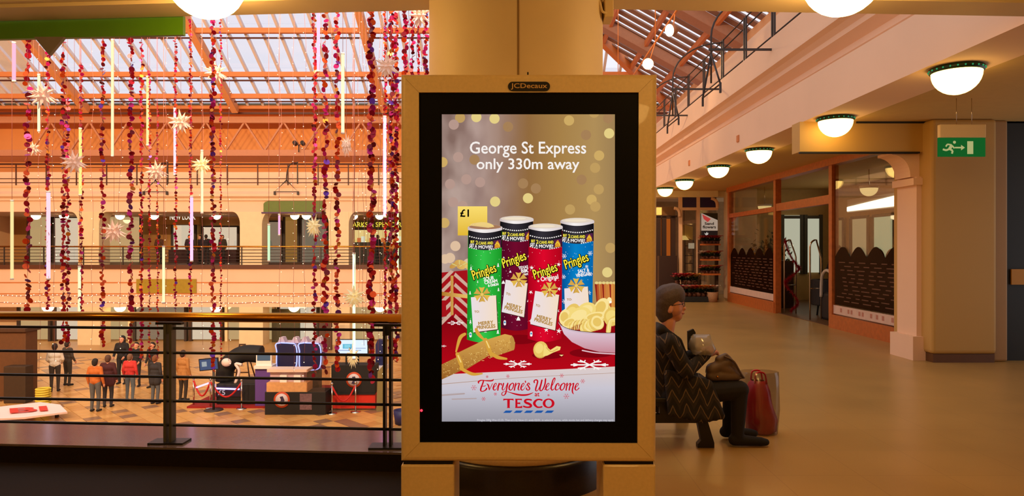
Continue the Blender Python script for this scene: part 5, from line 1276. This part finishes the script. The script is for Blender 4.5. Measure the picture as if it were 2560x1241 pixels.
for k, (pa, pb, lab) in enumerate(((1955,2003,'white lit panel at the cafe entrance, left of the dark post'),(2013,2051,'white lit panel at the cafe entrance, right of the dark post'))):
    x0, x1 = px2x(pa,20.93), px2x(pb,20.93); t = thing('wall_panel', lab, 'wall panel', (0, 20.93, 0), 0, 'cafe wall panels')
    MB().box(x0,x1,-.02,0,.85,2.6 if k == 0 else 2.5).build('panel', emat('white panel glow', C(216,214,186), .62, True), t)
    for x in (x0,x1): MB().box(x-.05,x+.05,-.06,0,.8,2.62).build('post', DKF, t)
    MB().box(x0,x1,-.055,-.002,2.5,2.59).build('head', DKF, t)
y0, y1 = FPX*9.5/(2296-VX), FPX*9.5/(2118-VX)
lp_ = thing('light_box', 'long bright white light box high on the cafe back wall', 'light', (9.5, 0, 0)); MB().box(0.004,.09,y0,y1,2.62,3.0).build('casing', WHITE, lp_)
MB().prism([(-.01,y0,2.66),(-.01,y1,2.66),(-.01,y1,2.78),(-.01,y0,2.98)], (.012,0,0), emat('cafe light', (1,.88,.62,1), 4, True)).build('diffuser', None, lp_)
for (x, y, z, lab) in ((8.0,15.6,3.02,'small cream dome lamp inside the cafe near the pillar'),(7.2,20.0,2.88,'small cream dome lamp inside the cafe by the far window')):
    dl = dome_lamp((x,y,z), .19, lab, emat('cafe dome', C(240,210,140), 1.0, True), False); MB().tube([(0,0,0),(0,0,3.4-z)], .012, 6, CHROME).build('rod', None, dl)
t = thing('cafe_counter', 'white topped dark counter inside the cafe', 'counter', (8.9, 15.4, 0)); MB().box(-.3,.3,-2.2,3.6,0,.95).build('base', mat('dark counter', C(40,34,28), .5, noise=.2), t); MB().box(-.36,.34,-2.3,3.7,.95,1.0).build('top', WHITE, t)
# high backed cafe chairs seen over the film
CHM = mat('dark brown leather', C(48,28,16), .45, noise=.2)
ch0 = None
cl_ = ['nearest the pillar','second from the pillar','third from the pillar','fourth from the pillar','fifth, nearest the entrance']
for k in range(5):
    y = 10.85+k*.62
    if ch0 is None:
        ch0 = thing('cafe_chair', 'rounded high back brown cafe chair '+cl_[0], 'chair', (6.95,y,.012), 0, 'high backed cafe chairs')
        pts = [(-.24,.4),(-.26,1.2)]+[(-.26*math.cos(t), 1.32+.26*math.sin(t)) for t in [math.pi*q/10 for q in range(11)]]+[(.26,1.2),(.24,.4)]
        MB().prism([(0,a,z) for a, z in pts], (.07,0,0), CHM).build('backrest', None, ch0); MB().box(0,.5,-.25,.25,.4,.48).build('seat', CHM, ch0, bevel=.02)
        for a in (.03,.45):
            for b in (-.21,.21): MB().box(a-.02,a+.02,b-.02,b+.02,0,.4).build('leg', BLK2, ch0)
    else: c = copy_tree(ch0, None, 'rounded high back brown cafe chair '+cl_[k]); c.location = (6.95,y,.012)
standing((7.9,12.6,.012), 1.2, 1.62, (50,44,40), (40,36,34), (30,24,20), 'dark haired customer inside the cafe behind the chairs', voxel=.02)
standing((8.2,14.2,.012), -.6, 1.66, (66,56,48), (40,36,34), (46,34,24), 'customer in grey inside the cafe nearer the entrance', voxel=.02)
t = thing('christmas_tree', 'small white lit twig tree inside the cafe', 'christmas tree', (9.0, 15.85, 1.0)); MB().lathe([(.001,0),(.08,0),(.08,.06),(.001,.06)], n=12, m=WHITE).build('base', None, t); MB().tube([(0,0,.05),(0,0,.75)], .012, 6, WHITE).build('trunk', None, t)
m = MB(); rr = random.Random(4)
for k in range(40):
    z = .12+.6*k/40; a = k*2.4; L = .26*(1-.9*(z-.1)/.65); m.tube([(0,0,z),(L*math.cos(a),L*math.sin(a),z+.06)], .006, 4, WHITE); m.ball((L*math.cos(a),L*math.sin(a),z+.06), .012, emat('tree bulb', (1,1,.9,1), 2.5), 6, 4)
m.build('lit_twigs', None, t)['kind'] = 'stuff'
# entrance: chrome hoops with tinsel, dark armchair, person at till
for k, (pl, pr_, yb, lab) in enumerate(((1961,1994,786,'chrome hoop rail with red tinsel at the cafe entrance, farther one'),(2025,2058,801,'chrome hoop rail at the cafe entrance, nearer one'))):
    Y = 1.6*FPX/(yb-VY); x0, x1 = px2x(pl,Y), px2x(pr_,Y); H = py2z(600,Y); t = thing('hoop_rail', lab, 'rail', ((x0+x1)/2, Y, 0), 0, 'chrome hoop rails'); w = (x1-x0)/2
    MB().tube([(-w,0,0),(-w,0,H-.16)]+[(-w+.14-.14*math.cos(a),0,H-.16+.16*math.sin(a)) for a in [math.pi/2*q/6 for q in range(1,7)]]+[(w-.02,.1,H-.34),(w,.1,H-.42),(w,.1,0)], .018, 10, CHROME).build('hoop', None, t)
    MB().tube([(-w,0,.7),(w,.1,.7)], .012, 8, CHROME).build('cross_rail', None, t)
    if k == 0: T0 = (x0, x1, Y, H)
x0, x1, Y, H = T0; rr = random.Random(9)
path = catmull([(x0-.0,Y-.04,H-.02),(x0+.1,Y-.06,H-.35),(x1-.02,Y-.02,H-.62),(x1+.02,Y-.02,H-.72),(x0+.05,Y-.06,H-.98),(x0+.02,Y-.06,H-1.1),(x1,Y-.02,H-1.5),(x0+.12,Y-.06,H-1.75),(x0+.14,Y-.06,H-2.0)], 10)
path = [p for p in path if p.z > .06]
tn = thing('tinsel_garland', 'red tinsel wound around the chrome hoop rail', 'tinsel', (0,0,0)); MB().tube(path, .012, 5, RED).build('core', None, tn)
m = MB()
for p in path:
    for q in range(40):
        d = Vector((rr.gauss(0,1),rr.gauss(0,1),rr.gauss(0,1))).normalized()*.085; u, w_ = frame_of(d); m.add([p-u*.006,p+u*.006,p+d], [(0,1,2)], FO[0])
m.build('tinsel_strands', None, tn)['kind'] = 'stuff'
t = thing('armchair', 'black tub armchair inside the cafe entrance', 'armchair', (7.3, 16.0, .012))
bk_ = [(.42*math.cos(a),.42*math.sin(a)) for a in [math.radians(20+q*16) for q in range(21)]]
m = MB()
for (r0, z0, z1) in ((.42,.25,.85),): 
    P_ = bk_+[(x*.72,y*.72) for x, y in bk_[::-1]]; m.prism([(x,y,z0) for x, y in P_], (0,0,z1-z0), BLK2)
m.build('backrest', None, t, bevel=.02); MB().lathe([(.001,.28),(.36,.28),(.38,.42),(.3,.46),(.001,.46)], n=20, m=BLK2).build('seat', None, t)
for a in (.8,2.4,3.9,5.5): MB().tube([(.3*math.cos(a),.3*math.sin(a),0),(.27*math.cos(a),.27*math.sin(a),.28)], .02, 6, BLK2).build('leg', None, t)
t = thing('armchair', 'black bucket chair with white arm beside the nearer hoop rail', 'armchair', (7.15, 14.9, .012)); MB().box(-.4,.4,-.4,.4,.0,.6).build('seat', BLK2, t, bevel=.06); MB().tube(catmull([(-.42,-.3,.5),(-.42,-.25,.95),(-.42,.0,1.1),(-.42,.25,.95),(-.42,.3,.5)], 6), .035, 8, mat('pale arm', C(200,190,176), .4)).build('arm_hoop', None, t); MB().box(.25,.42,-.4,.4,.4,1.0).build('backrest', BLK2, t, bevel=.05)
standing((7.7,16.5,.012), 1.9, 1.66, (40,40,46), (40,40,44), (34,30,30), 'dark clothed person leaning at the cafe till', arms=(.8,.8), voxel=.02)
t = thing('wreath_display', 'dark green plant display with gold baubles behind the far cafe window', 'plants', (7.0, 19.0, .012)); MB().box(-.25,.25,-1.0,1.0,0,1.25).build('shelf', BROWN, t)
m = MB(); rr = random.Random(8)
for k in range(260):
    p = Vector((rr.uniform(-.25,.25), rr.uniform(-1,1), 1.3+abs(rr.gauss(0,.28)))); d = Vector((rr.gauss(0,1),rr.gauss(0,1),rr.gauss(.5,1))).normalized()*.16; u, w_ = frame_of(d); m.add([p,p+d*.5+u*.035,p+d,p+d*.5-u*.035], [(0,1,2,3)], mat('plant leaf', C(88,84,30), .6, noise=.3))
m.build('foliage', None, t)['kind'] = 'stuff'
for k in range(10): MB().ball((-.25,-.9+k*.2,1.3+.12*(k % 3)), .04, mat('gold bauble', C(210,150,60), .3, metal=.8), 8, 6).build('bauble', None, t)

# ================================================================== FLOWER SHOP AT THE CORRIDOR END
QY = 21.5
qx = lambda px: px2x(px, QY); qz = lambda py: py2z(py, QY)
fs = thing('flower_shop', 'pale framed flower shop front at the corridor end', 'shop front', (0, QY, 0))
FRM = mat('pale shop frame', C(224,180,140), .6, noise=.06)
for a, b in ((1698,1706),(1742,1750)): MB().box(qx(a),qx(b),0,.12,0,qz(493)).build('post', FRM, fs)
MB().box(qx(1703),qx(1795),.004,.116,qz(526),qz(519)).build('transom', FRM, fs); MB().box(qx(1640),qx(1795),-.02,.14,qz(493),3.4).build('head', CREAM, fs)
for a, b in ((1706,1742),(1750,1792)):
    MB().box(qx(a),qx(b),.05,.07,qz(519),qz(494)).build('upper_pane', mat('violet blue glass', C(46,36,84), .25), fs); MB().box(qx(a),qx(b),.05,.07,0,qz(526)).build('lower_pane', SHOPGL, fs)
ar = [(qx(1697),qz(541)),(qx(1697),qz(531))]+[(qx(1686)+.14*math.sin(t),qz(526)+.14*(math.cos(t)-.6)) for t in (0,)]
MB().tube(catmull([(qx(1685),-.02,qz(521)),(qx(1693),-.02,qz(523)),(qx(1698),-.02,qz(530)),(qx(1699),-.02,qz(542))], 6), .05, 8, FRM).build('corbel', None, fs)
MB().tube(catmull([(qx(1778),-.02,qz(496)),(qx(1787),-.02,qz(500)),(qx(1792),-.02,qz(508)),(qx(1793),-.02,qz(522))], 6), .05, 8, FRM).build('corbel', None, fs)
dr = thing('shop_entrance', 'dark timber shop entrance with glowing orange interior', 'entrance', (0, QY+.2, 0))
GLOW = emat('orange shop glow', C(196,96,30), .6, True)
MB().box(qx(1652),qx(1692),.6,.64,0,qz(545)).build('lit_interior', GLOW, dr)
for px in (1650,1664,1687): MB().box(qx(px)-.07,qx(px)+.07,0,.12,0,qz(541)).build('door_post', mat('dark timber', C(50,24,12), .5), dr)
MB().box(qx(1640),qx(1697),0,.12,qz(543),qz(538)).build('lintel', mat('dark timber', C(50,24,12), .5), dr)
MB().box(qx(1640),qx(1697),.3,.4,qz(538),qz(515)).build('fanlight', mat('fanlight brown', C(120,80,40), .6), dr); MB().box(qx(1649),qx(1661),.2,.3,qz(536),qz(517)).build('lantern', emat('lantern glow', C(255,190,90), 1.4, True), dr)
MB().box(qx(1668),qx(1684),-.02,.05,qz(680),qz(660)).build('door_notice', mat('cream notice', C(210,170,110), .6), dr)
tag(MB().box(qx(1645),qx(1690),-.35,-.05,0,qz(640)).build('dark_shelf_unit', mat('dark timber', C(50,24,12), .5), None, (0,QY+.2,0)), 'dark wooden stand before the orange lit entrance', 'stand')
# sign
sg = MB().box(qx(1753),qx(1793),-.05,-.02,qz(577),qz(534)).build('shop_sign', mat('white sign board', C(216,196,180), .6), None, (0,QY,0)); tag(sg, 'white sign reading Send flowers in the flower shop window', 'sign')
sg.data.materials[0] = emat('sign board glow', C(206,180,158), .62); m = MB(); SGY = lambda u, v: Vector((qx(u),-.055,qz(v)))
put_text(m, 'Send', SGY, 1772, 559.5, 23, 7, mat('sign black', C(40,30,28), .6), off=.03); put_text(m, 'flowers', SGY, 1772, 568, 33, 7.5, mat('sign black', C(40,30,28), .6), off=.03)
m.poly([SGY(1754,536),SGY(1776,548),SGY(1768,556),SGY(1758,548)], emat('sign red', C(214,70,64), .7)); m.build('sign_print', None, sg)
MB().prism([(qx(1753),-.056,qz(533.5)),(qx(1793),-.056,qz(533.5)),(qx(1793),-.056,qz(551))], (0,.002,0), mat('dark foliage corner', C(50,44,26), .7)).build('sign_corner', None, sg)
bd_ = MB().box(qx(1753),qx(1793),-.05,-.02,qz(590),qz(577.5)).build('bird_board', mat('slate blue board', C(56,58,74), .6), None, (0,QY,0)); tag(bd_, 'slate blue board with a white bird below the flowers sign', 'sign')
m = MB(); m.poly([SGY(1760,582),SGY(1763,585),SGY(1766,580),SGY(1768,584),SGY(1770,582),SGY(1769,587),SGY(1764,589),SGY(1761,586)], emat('bird white', C(210,200,190), .7)); put_text(m, 'twitter', SGY, 1780, 585, 14, 4, emat('bird white', C(210,200,190), .7)) if False else None; m.build('bird_print', None, bd_)
# tiered stand and flowers
ts = thing('flower_stand', 'tiered wooden stand holding potted flowers', 'stand', (0,QY-.5,0))
for k, py in enumerate((610,648,684)): 
    MB().box(px2x(1752,QY-.5),px2x(1797,QY-.5),-.2+.0,.3,py2z(py+4,QY-.5),py2z(py,QY-.5)).build('shelf', WOOD, ts)
for px in (1753,1796): MB().box(px2x(px,QY-.5)-.03,px2x(px,QY-.5)+.03,.1,.3,0,py2z(600,QY-.5)).build('upright', BROWN, ts)
LEAF = mat('dark leaf', C(34,48,20), .6, noise=.3); POT = mat('brown pot', C(96,50,26), .7, noise=.1)
FLC = [mat('red petals', C(200,20,24), .6), mat('pink petals', C(232,120,110), .6), mat('yellow petals', C(240,200,100), .6), mat('white petals', C(236,216,200), .6), mat('orange petals', C(226,110,40), .6), mat('magenta petals', C(190,40,80), .6)]
def flower_pot(loc, s, c, label, group, lit=0):
    t = thing('potted_flowers', label, 'potted flowers', loc, 0, group)
    MB().lathe([(.001,0),(.045*s,0),(.055*s,.08*s),(.05*s,.08*s),(.001,.075*s)], n=12, m=POT).build('pot', None, t)
    m = MB(); r_ = random.Random(int(loc[0]*1000) % 997)
    for k in range(22):
        d = Vector((r_.gauss(0,1),r_.gauss(0,1),abs(r_.gauss(.4,.8)))).normalized()*.14*s; u, w_ = frame_of(d); o = Vector((0,0,.07*s)); m.add([o,o+d*.55+u*.03*s,o+d,o+d*.55-u*.03*s], [(0,1,2,3)], LEAF)
    m.build('leaves', None, t)['kind'] = 'stuff'
    for k in range(7):
        a = k*2.4; rr_ = .085*s*(k/7)**.5+.01; c_ = Vector((rr_*math.cos(a)*1.2, rr_*math.sin(a), .15*s+.05*s*((k*3) % 4)/3)); m = MB()
        for q in range(5):
            b = 2*math.pi*q/5; e = Vector((math.cos(b),math.sin(b),.35))*.075*s; n_ = Vector((-math.sin(b),math.cos(b),0))*.04*s; m.add([c_,c_+e*.6+n_,c_+e,c_+e*.6-n_], [(0,1,2,3)], FLC[c])
        m.ball(tuple(c_+Vector((0,0,.008*s))), .012*s, FLC[2] if c != 2 else FLC[4], 6, 4); m.build('blossom', None, t)
for r_, (py, cols_) in enumerate(((610,(0,0,5,0,0)),(648,(3,0,2,2,0)),(684,(1,1,2,2,5)))):
    for k, c in enumerate(cols_): flower_pot((px2x(1757+k*9, QY-.5), QY-.55, py2z(py,QY-.5)), 1.15, c, 'potted flowers %s from the left on the %s shelf of the tiered stand' % (ORD[k], ['top','middle','bottom'][r_]), 'flowers on the tiered stand')
tr_ = thing('planter_tray', 'long dark floor tray of potted flowers before the shop', 'tray', (0, QY-1.0, 0)); FYY = QY-1.0
MB().box(px2x(1668,FYY),px2x(1782,FYY),-.35,.35,0,.16).build('tray', BLK2, tr_, bevel=.01); MB().box(px2x(1690,FYY),px2x(1752,FYY),.05,.4,.16,.5).build('step', BLK2, tr_)
for k, c in enumerate((0,0,5,3,1,0,4,2,4,3)): flower_pot((px2x(1674+k*11.4,FYY), FYY-.2, .16), 1.5, c, '%s pot from the left in the floor tray of flowers' % ORD[k], 'flowers in the floor tray')
for k, c in enumerate((5,0,0,2)): flower_pot((px2x(1698+k*15,FYY), FYY+.22, .5), 1.5, c, '%s pot from the left on the raised back step of the floor tray' % ORD[k], 'flowers on the tray step')
tag(MB().lathe([(.001,0),(.13,0),(.17,.3),(.15,.3),(.12,.02)], c=(0,0,0), n=18, m=mat('wicker', C(180,130,90), .8, noise=.4, nscale=60)).build('wicker_basket', None, None, (px2x(1781,20.2),20.2,0)), 'small wicker basket on the floor beside the pale pilaster', 'basket')
tb = thing('crate', 'grey crate at the left end of the flower tray', 'crate', (px2x(1672,20.1),20.1,0)); MB().box(-.12,.12,-.12,.12,0,.5).build('body', mat('grey green crate', C(96,104,92), .6), tb); MB().box(-.13,.13,-.13,.13,.44,.5).build('rim', WHITE, tb)
t = thing('hanging_lamp', 'small lamp with cream shade in the flower shop window', 'lamp', (qx(1720), QY+.5, qz(600))); MB().lathe([(.16,0),(.05,.14)], n=16, m=emat('cream shade', C(230,190,110), .9, True)).build('shade', None, t); MB().tube([(0,0,.14),(0,0,3.2-qz(600))], .008, 5, BLK2).build('cord', None, t)
tag(MB().prism([(qx(1716),0,qz(588)),(qx(1744),0,qz(600)),(qx(1744),0,qz(566)),(qx(1722),0,qz(560))], (0,.3,0), mat('pale yellow paper', C(222,190,110), .7)).build('paper_bouquets', None, None, (0,QY+.6,0)), 'pale yellow wrapped bouquets behind the flower shop glass', 'bouquets')
t = thing('card_rack', 'wire card rack with a white card in the flower shop', 'rack', (qx(1730),QY+.4,0))
for px in (1720,1741): MB().tube([(qx(px)-qx(1730),0,0),(qx(px)-qx(1730),0,qz(600))], .015, 6, BLK2).build('upright', None, t)
for py in (615,640,660,680): MB().tube([(qx(1720)-qx(1730),0,qz(py)),(qx(1741)-qx(1730),0,qz(py))], .012, 6, BLK2).build('shelf_wire', None, t)
MB().box(-.02,.17,-.03,-.02,qz(622),qz(608)).build('card', emat('white card', C(200,180,150), .7), t)

# ================================================================== SEATED WOMAN, BENCH, BAGS
WY = 5.62; ws = FPX/WY
wx = lambda px: (px-VX)/ws; wz = lambda py: EYE+(VY-py)/ws
bn = thing('bench', 'black metal bench beside the display', 'bench', (wx(1600), WY, 0)); b0 = wx(1600)
for s in range(5): MB().box(-.55,wx(1752)-b0,-.19+s*.2,-.19+s*.2+.16,.37,.405).build('slat', DKSTEEL, bn, bevel=.008)
for y in (-.13,.7):
    m = MB(); m.bar((-.45,y,.36),(wx(1735)-b0,y,.36), .05,.05); m.bar((-.45,y,wz(1036)),(wx(1742)-b0,y,wz(1036)), .048,.07); m.bar((wx(1655)-b0,y,.36),(wx(1655)-b0,y,.2), .044,.10, up=(1,0,0)); m.build('frame', DKSTEEL, bn)
    m = MB(); m.prism([(wx(1728)-b0,y-.03,wz(1028)),(wx(1752)-b0,y-.03,wz(1028)),(wx(1772)-b0,y-.03,.04),(wx(1772)-b0,y-.03,0),(wx(1732)-b0,y-.03,0),(wx(1732)-b0,y-.03,.03),(wx(1740)-b0,y-.03,.06)], (0,.06,0)); m.build('leg', DKSTEEL, bn)
    m = MB(); m.prism([(-.5,y-.03,.37),(-.4,y-.03,.37),(-.5,y-.03,0),(-.62,y-.03,0)], (0,.06,0)); m.build('leg', DKSTEEL, bn)
wm = thing('person', 'seated elderly person in a dark zigzag patterned coat holding bags on the bench', 'person', (0, WY, 0))
P3 = lambda px, py, y=0: (wx(px), y, wz(py))
def shiftz(p, d): return (p[0], p[1], p[2]+d)
caps = []
def c(a, b, r0, r1, k): caps.append((a, b, r0, r1, k))
K_COAT, K_TR, K_SK, K_SH = 0, 1, 2, 3
for s in (-1,1):
    y = .10*s
    c(P3(1672,985,y), P3(1838,968,y*1.1), .105, .075, K_TR); c(P3(1838,968,y*1.1), P3(1832,1082,y*1.2), .07, .05, K_TR)
    c((wx(1824),y*1.2,.055), (wx(1890),y*1.3,.042), .048, .036, K_SH); c((wx(1885),y*1.3,.04),(wx(1900),y*1.3,.038), .036, .03, K_SH)
    sh, el, wr = P3(1664,852,.18*s), P3(1700,918,.21*s), P3(1756,884,.10*s)
    c(sh, el, .075, .062, K_COAT); c(el, wr, .06, .042, K_COAT)
    d = (Vector(P3(1776,878,.05*s))-Vector(wr)).normalized(); w0 = Vector(wr)+d*.03; pal = w0+d*.06
    c(tuple(w0), tuple(pal), .03, .036, K_SK)
    side = d.cross(Vector((0,0,1))).normalized()
    for q, L in enumerate((.04,.048,.045,.036)):
        o = pal+side*(q-1.5)*.02; e1 = o+d*L*.8+Vector((0,0,-.006)); e2_ = e1+Vector((.008,0,-.03)); c(tuple(o),tuple(e1),.0105,.0100,K_SK); c(tuple(e1),tuple(e2_),.0100,.0085,K_SK)
    th = w0+d*.02-side*.03*s; c(tuple(th), tuple(th+d*.045+Vector((0,0,.012))), .0125, .0105, K_SK)
c(P3(1668,990), P3(1664,930), .17, .155, K_COAT); c(P3(1664,930), P3(1662,872), .155, .15, K_COAT); c(P3(1660,852,-.14), P3(1660,852,.14), .085, .085, K_COAT)
c(P3(1664,840), P3(1672,806), .062, .056, K_SK)
c(P3(1676,752), P3(1680,768), .098, .088, K_SK); c(P3(1687,779), P3(1692,787), .056, .044, K_SK); c(P3(1693,796), P3(1698,793), .03, .026, K_SK)
c(P3(1704,764), P3(1711,772), .013, .017, K_SK); c(P3(1705,782), P3(1707,783), .016, .016, K_SK); c(P3(1703,756), P3(1704,758), .03, .024, K_SK)
for s in (-1,1): c(P3(1671,766,.088*s), P3(1669,776,.09*s), .016, .02, K_SK)
COATM = bpy.data.materials.new('zigzag coat'); COATM.use_nodes = True; nt = COATM.node_tree; bs = nt.nodes['Principled BSDF']; bs.inputs['Roughness'].default_value = .9
tc = nt.nodes.new('ShaderNodeTexCoord'); sp = nt.nodes.new('ShaderNodeSeparateXYZ'); nt.links.new(tc.outputs['Object'], sp.inputs[0])
def mth(op, a, b=None):
    n = nt.nodes.new('ShaderNodeMath'); n.operation = op
    for i, v in enumerate((a,b)):
        if v is None: continue
        if isinstance(v, (int,float)): n.inputs[i].default_value = v
        else: nt.links.new(v, n.inputs[i])
    return n.outputs[0]
tri = mth('PINGPONG', sp.outputs['X'], .055); u_ = mth('ADD', sp.outputs['Z'], mth('MULTIPLY', tri, 1.9)); nzz = nt.nodes.new('ShaderNodeTexNoise'); nzz.inputs['Scale'].default_value = 6; nt.links.new(tc.outputs['Object'], nzz.inputs['Vector'])
u_ = mth('ADD', u_, mth('MULTIPLY', nzz.outputs['Fac'], .12)); fr_ = mth('FRACT', mth('MULTIPLY', u_, 8.5)); ln = mth('LESS_THAN', mth('ABSOLUTE', mth('SUBTRACT', fr_, .5)),   .07); ln2 = mth('LESS_THAN', mth('ABSOLUTE', mth('SUBTRACT', fr_, .2)), .14)
mx1 = nt.nodes.new('ShaderNodeMixRGB'); mx1.inputs[1].default_value = C(28,23,19); mx1.inputs[2].default_value = C(46,38,30); nt.links.new(ln2, mx1.inputs[0])
mx2 = nt.nodes.new('ShaderNodeMixRGB'); mx2.inputs[2].default_value = C(104,84,60); nt.links.new(ln, mx2.inputs[0]); nt.links.new(mx1.outputs[0], mx2.inputs[1]); nt.links.new(mx2.outputs[0], bs.inputs['Base Color'])
fused('body', caps, [COATM, pm(26,22,24), SKIN, pm(20,16,16)], .0075, 6, wm)
# coat skirt that drapes over the seat, collar
caps = []
for q in range(9):
    px = 1652+q*15; c(P3(px*.82+1690*.18, 925+q*3, -.17), P3(px+10, 1032-abs(q-5)*3, -.245), .035, .03, 0)
    c(P3(px*.82+1690*.18, 925+q*3, .15), P3(px+10, 1000, .2), .03, .03, 0)
for q in range(4): c(P3(1680+q*22, 945+q*4, -.17), P3(1690+q*24, 960, .15), .055, .05, 0)
fused('coat_skirt', caps, [COATM], .012, 6, wm)
caps = []; c(P3(1652,824,-.10), P3(1692,850,-.06), .036, .03, 0); c(P3(1652,824,.10), P3(1692,850,.06), .036, .03, 0); c(P3(1648,822,-.1), P3(1648,822,.1), .045, .045, 0); c(P3(1692,850,-.06), P3(1722,915,-.03), .03, .02, 0); c(P3(1692,850,.06), P3(1722,915,.03), .03, .02, 0); fused('collar', caps, [pm(30,26,24)], .01, 4, wm)
caps = []
HAIR = mat('short grey hair', C(92,78,78), .7, noise=.35, nscale=90, bump=.4)
c(P3(1668,744), P3(1682,738), .112, .102, 0); c(P3(1664,756), P3(1664,776), .108, .085, 0); c(P3(1656,776), P3(1660,792), .075, .055, 0); c(P3(1690,736), P3(1700,744), .07, .045, 0)
fused('hair', caps, [HAIR], .01, 4, wm)
gl_ = MB()
for s in (-1,1):
    ctr = Vector(P3(1706,760,.036*s)); gl_.tube([ctr+Vector((.004,.026*math.cos(a),.02*math.sin(a))) for a in [2*math.pi*q/14 for q in range(15)]], .0025, 5, BLK2); gl_.tube([ctr+Vector((0,.026*s,.006)), Vector(P3(1672,762,.1*s))], .0025, 5, BLK2)
gl_.tube([P3(1707,760,-.01),P3(1707,760,.01)], .0025, 5, BLK2); gl_.build('glasses', None, wm)
for s in (-1,1): MB().ball(P3(1701.5,760,.036*s), .011, BLK2, 8, 6).build('eye', None, wm)
MB().tube(catmull([P3(1704,783.5,-.024),P3(1708.5,784,-.012),P3(1710.5,784,0),P3(1708.5,784,.012),P3(1704,783.5,.024)], 4), .004, 6, mat('lips', C(170,90,80), .6)).build('mouth', None, wm)
# bags
t = thing('handbag', 'taupe slouchy handbag on the lap of the seated person', 'handbag', (0, WY, 0)); caps = []
c(P3(1770,935,-.09), P3(1832,936,-.09), .045, .04, 0); c(P3(1772,918,-.09), P3(1815,900,-.09), .05, .035, 0); c(P3(1790,895,-.09), P3(1806,884,-.09), .035, .02, 0); c(P3(1812,890,-.09), P3(1846,938,-.09), .022, .018, 0); c(P3(1780,930,.02), P3(1830,932,.02), .05, .04, 0); c(P3(1792,912,-.09), P3(1824,926,-.09), .045, .036, 0); c(P3(1800,915,-.03), P3(1826,928,-.03), .045, .036, 0)
fused('bag_body', caps, [mat('taupe leather', C(108,88,76), .5, noise=.2, nscale=14, bump=.2)], .009, 5, t)
MB().tube(catmull([P3(1800,886,-.12),P3(1822,898,-.13),P3(1838,925,-.13),P3(1850,940,-.1)], 6), .008, 8, mat('taupe strap', C(84,66,54), .5)).build('strap', None, t); MB().ball(P3(1782,935,-.135), .010, BRASS, 8, 6).build('clasp', None, t)
t = thing('plastic_bag', 'crumpled clear plastic bag held by the seated person', 'plastic bag', (0, WY, 0))
rr = random.Random(12); m = MB(); n_ = 30; vs = []; fc = []
lev = [(884,1750,.02,.03),(880,1750,.085,.07),(868,1748,.105,.085),(855,1745,.095,.075),(845,1743,.085,.055),(838,1744,.075,.03),(833,1746,.068,.012)]
for (py, pxc, a, b) in lev:
    for k in range(n_):
        th = 2*math.pi*k/n_; j = 1+rr.uniform(-.09,.09); vs.append((wx(pxc)+a*j*math.cos(th), -.10+b*j*math.sin(th), wz(py)+rr.uniform(-.006,.006)))
for i in range(len(lev)-1):
    for k in range(n_): fc.append((i*n_+k,i*n_+(k+1) % n_,(i+1)*n_+(k+1) % n_,(i+1)*n_+k))
fc.append(tuple(range(n_))[::-1]); fc.append(tuple((len(lev)-1)*n_+k for k in range(n_)))
m.add(vs, fc, glassmat('milky clear film', (.9,.88,.85,1), .16, .12, .42, C(196,190,180)), True); m.build('bag_film', None, t)
MB().prism([(wx(1714),-.09,wz(872)),(wx(1732),-.09,wz(872)),(wx(1732),-.09,wz(828)),(wx(1727),-.09,wz(820)),(wx(1713),-.09,wz(826))], (0,.03,0), BLK2).build('dark_purse', None, t)
t = thing('shopping_bag', 'red carrier bag on the floor at the seated person feet', 'shopping bag', (0, WY, 0))
rr = random.Random(6); m = MB(); n_ = 26; lev = [(0.0,.085,.10),(.02,.12,.12),(.12,.13,.13),(.25,.12,.12),(.36,.10,.10),(.43,.075,.07),(.45,.055,.05)]
SBY = .30; ctr = px2x(1897, WY+.30); vs = []; fc = []
for (z, a, b) in lev:
    for k in range(n_):
        th = 2*math.pi*k/n_; j = 1+rr.uniform(-.07,.07); vs.append((ctr+a*j*math.cos(th)+(.02 if z < .2 else -.01), SBY+b*j*math.sin(th), z+.002))
for i in range(len(lev)-1):
    for k in range(n_): fc.append((i*n_+k,i*n_+(k+1) % n_,(i+1)*n_+(k+1) % n_,(i+1)*n_+k))
fc.append(tuple(range(n_))[::-1]); m.add(vs, fc, mat('red plastic', C(196,14,30), .35, noise=.2, nscale=12, bump=.3), True); m.build('bag', None, t)
for s in (-.05,.05): MB().tube(catmull([(ctr-.05,SBY+s,.43),(ctr-.04,SBY+s,.52),(ctr+.03,SBY+s,.52),(ctr+.05,SBY+s,.43)], 5), .008, 6, mat('red plastic', C(196,14,30), .35)).build('handle', None, t)
t = thing('clear_carrier', 'translucent grey carrier bag around the red bag', 'shopping bag', (0, WY, 0)); m = MB(); vs = []; fc = []; lev = [(0.003,.155,.15),(.2,.165,.16),(.40,.17,.15),(.50,.165,.12),(.53,.16,.11)]
for (z, a, b) in lev:
    for k in range(n_): th = 2*math.pi*k/n_; j = 1+rr.uniform(-.05,.05); vs.append((ctr+.0+a*j*math.cos(th), SBY+b*j*math.sin(th), z))
for i in range(len(lev)-1):
    for k in range(n_): fc.append((i*n_+k,i*n_+(k+1) % n_,(i+1)*n_+(k+1) % n_,(i+1)*n_+k))
m.add(vs, fc, glassmat('grey clear film', (.8,.78,.78,1), .1, .15, .16, C(90,76,72)), True); m.build('film', None, t)
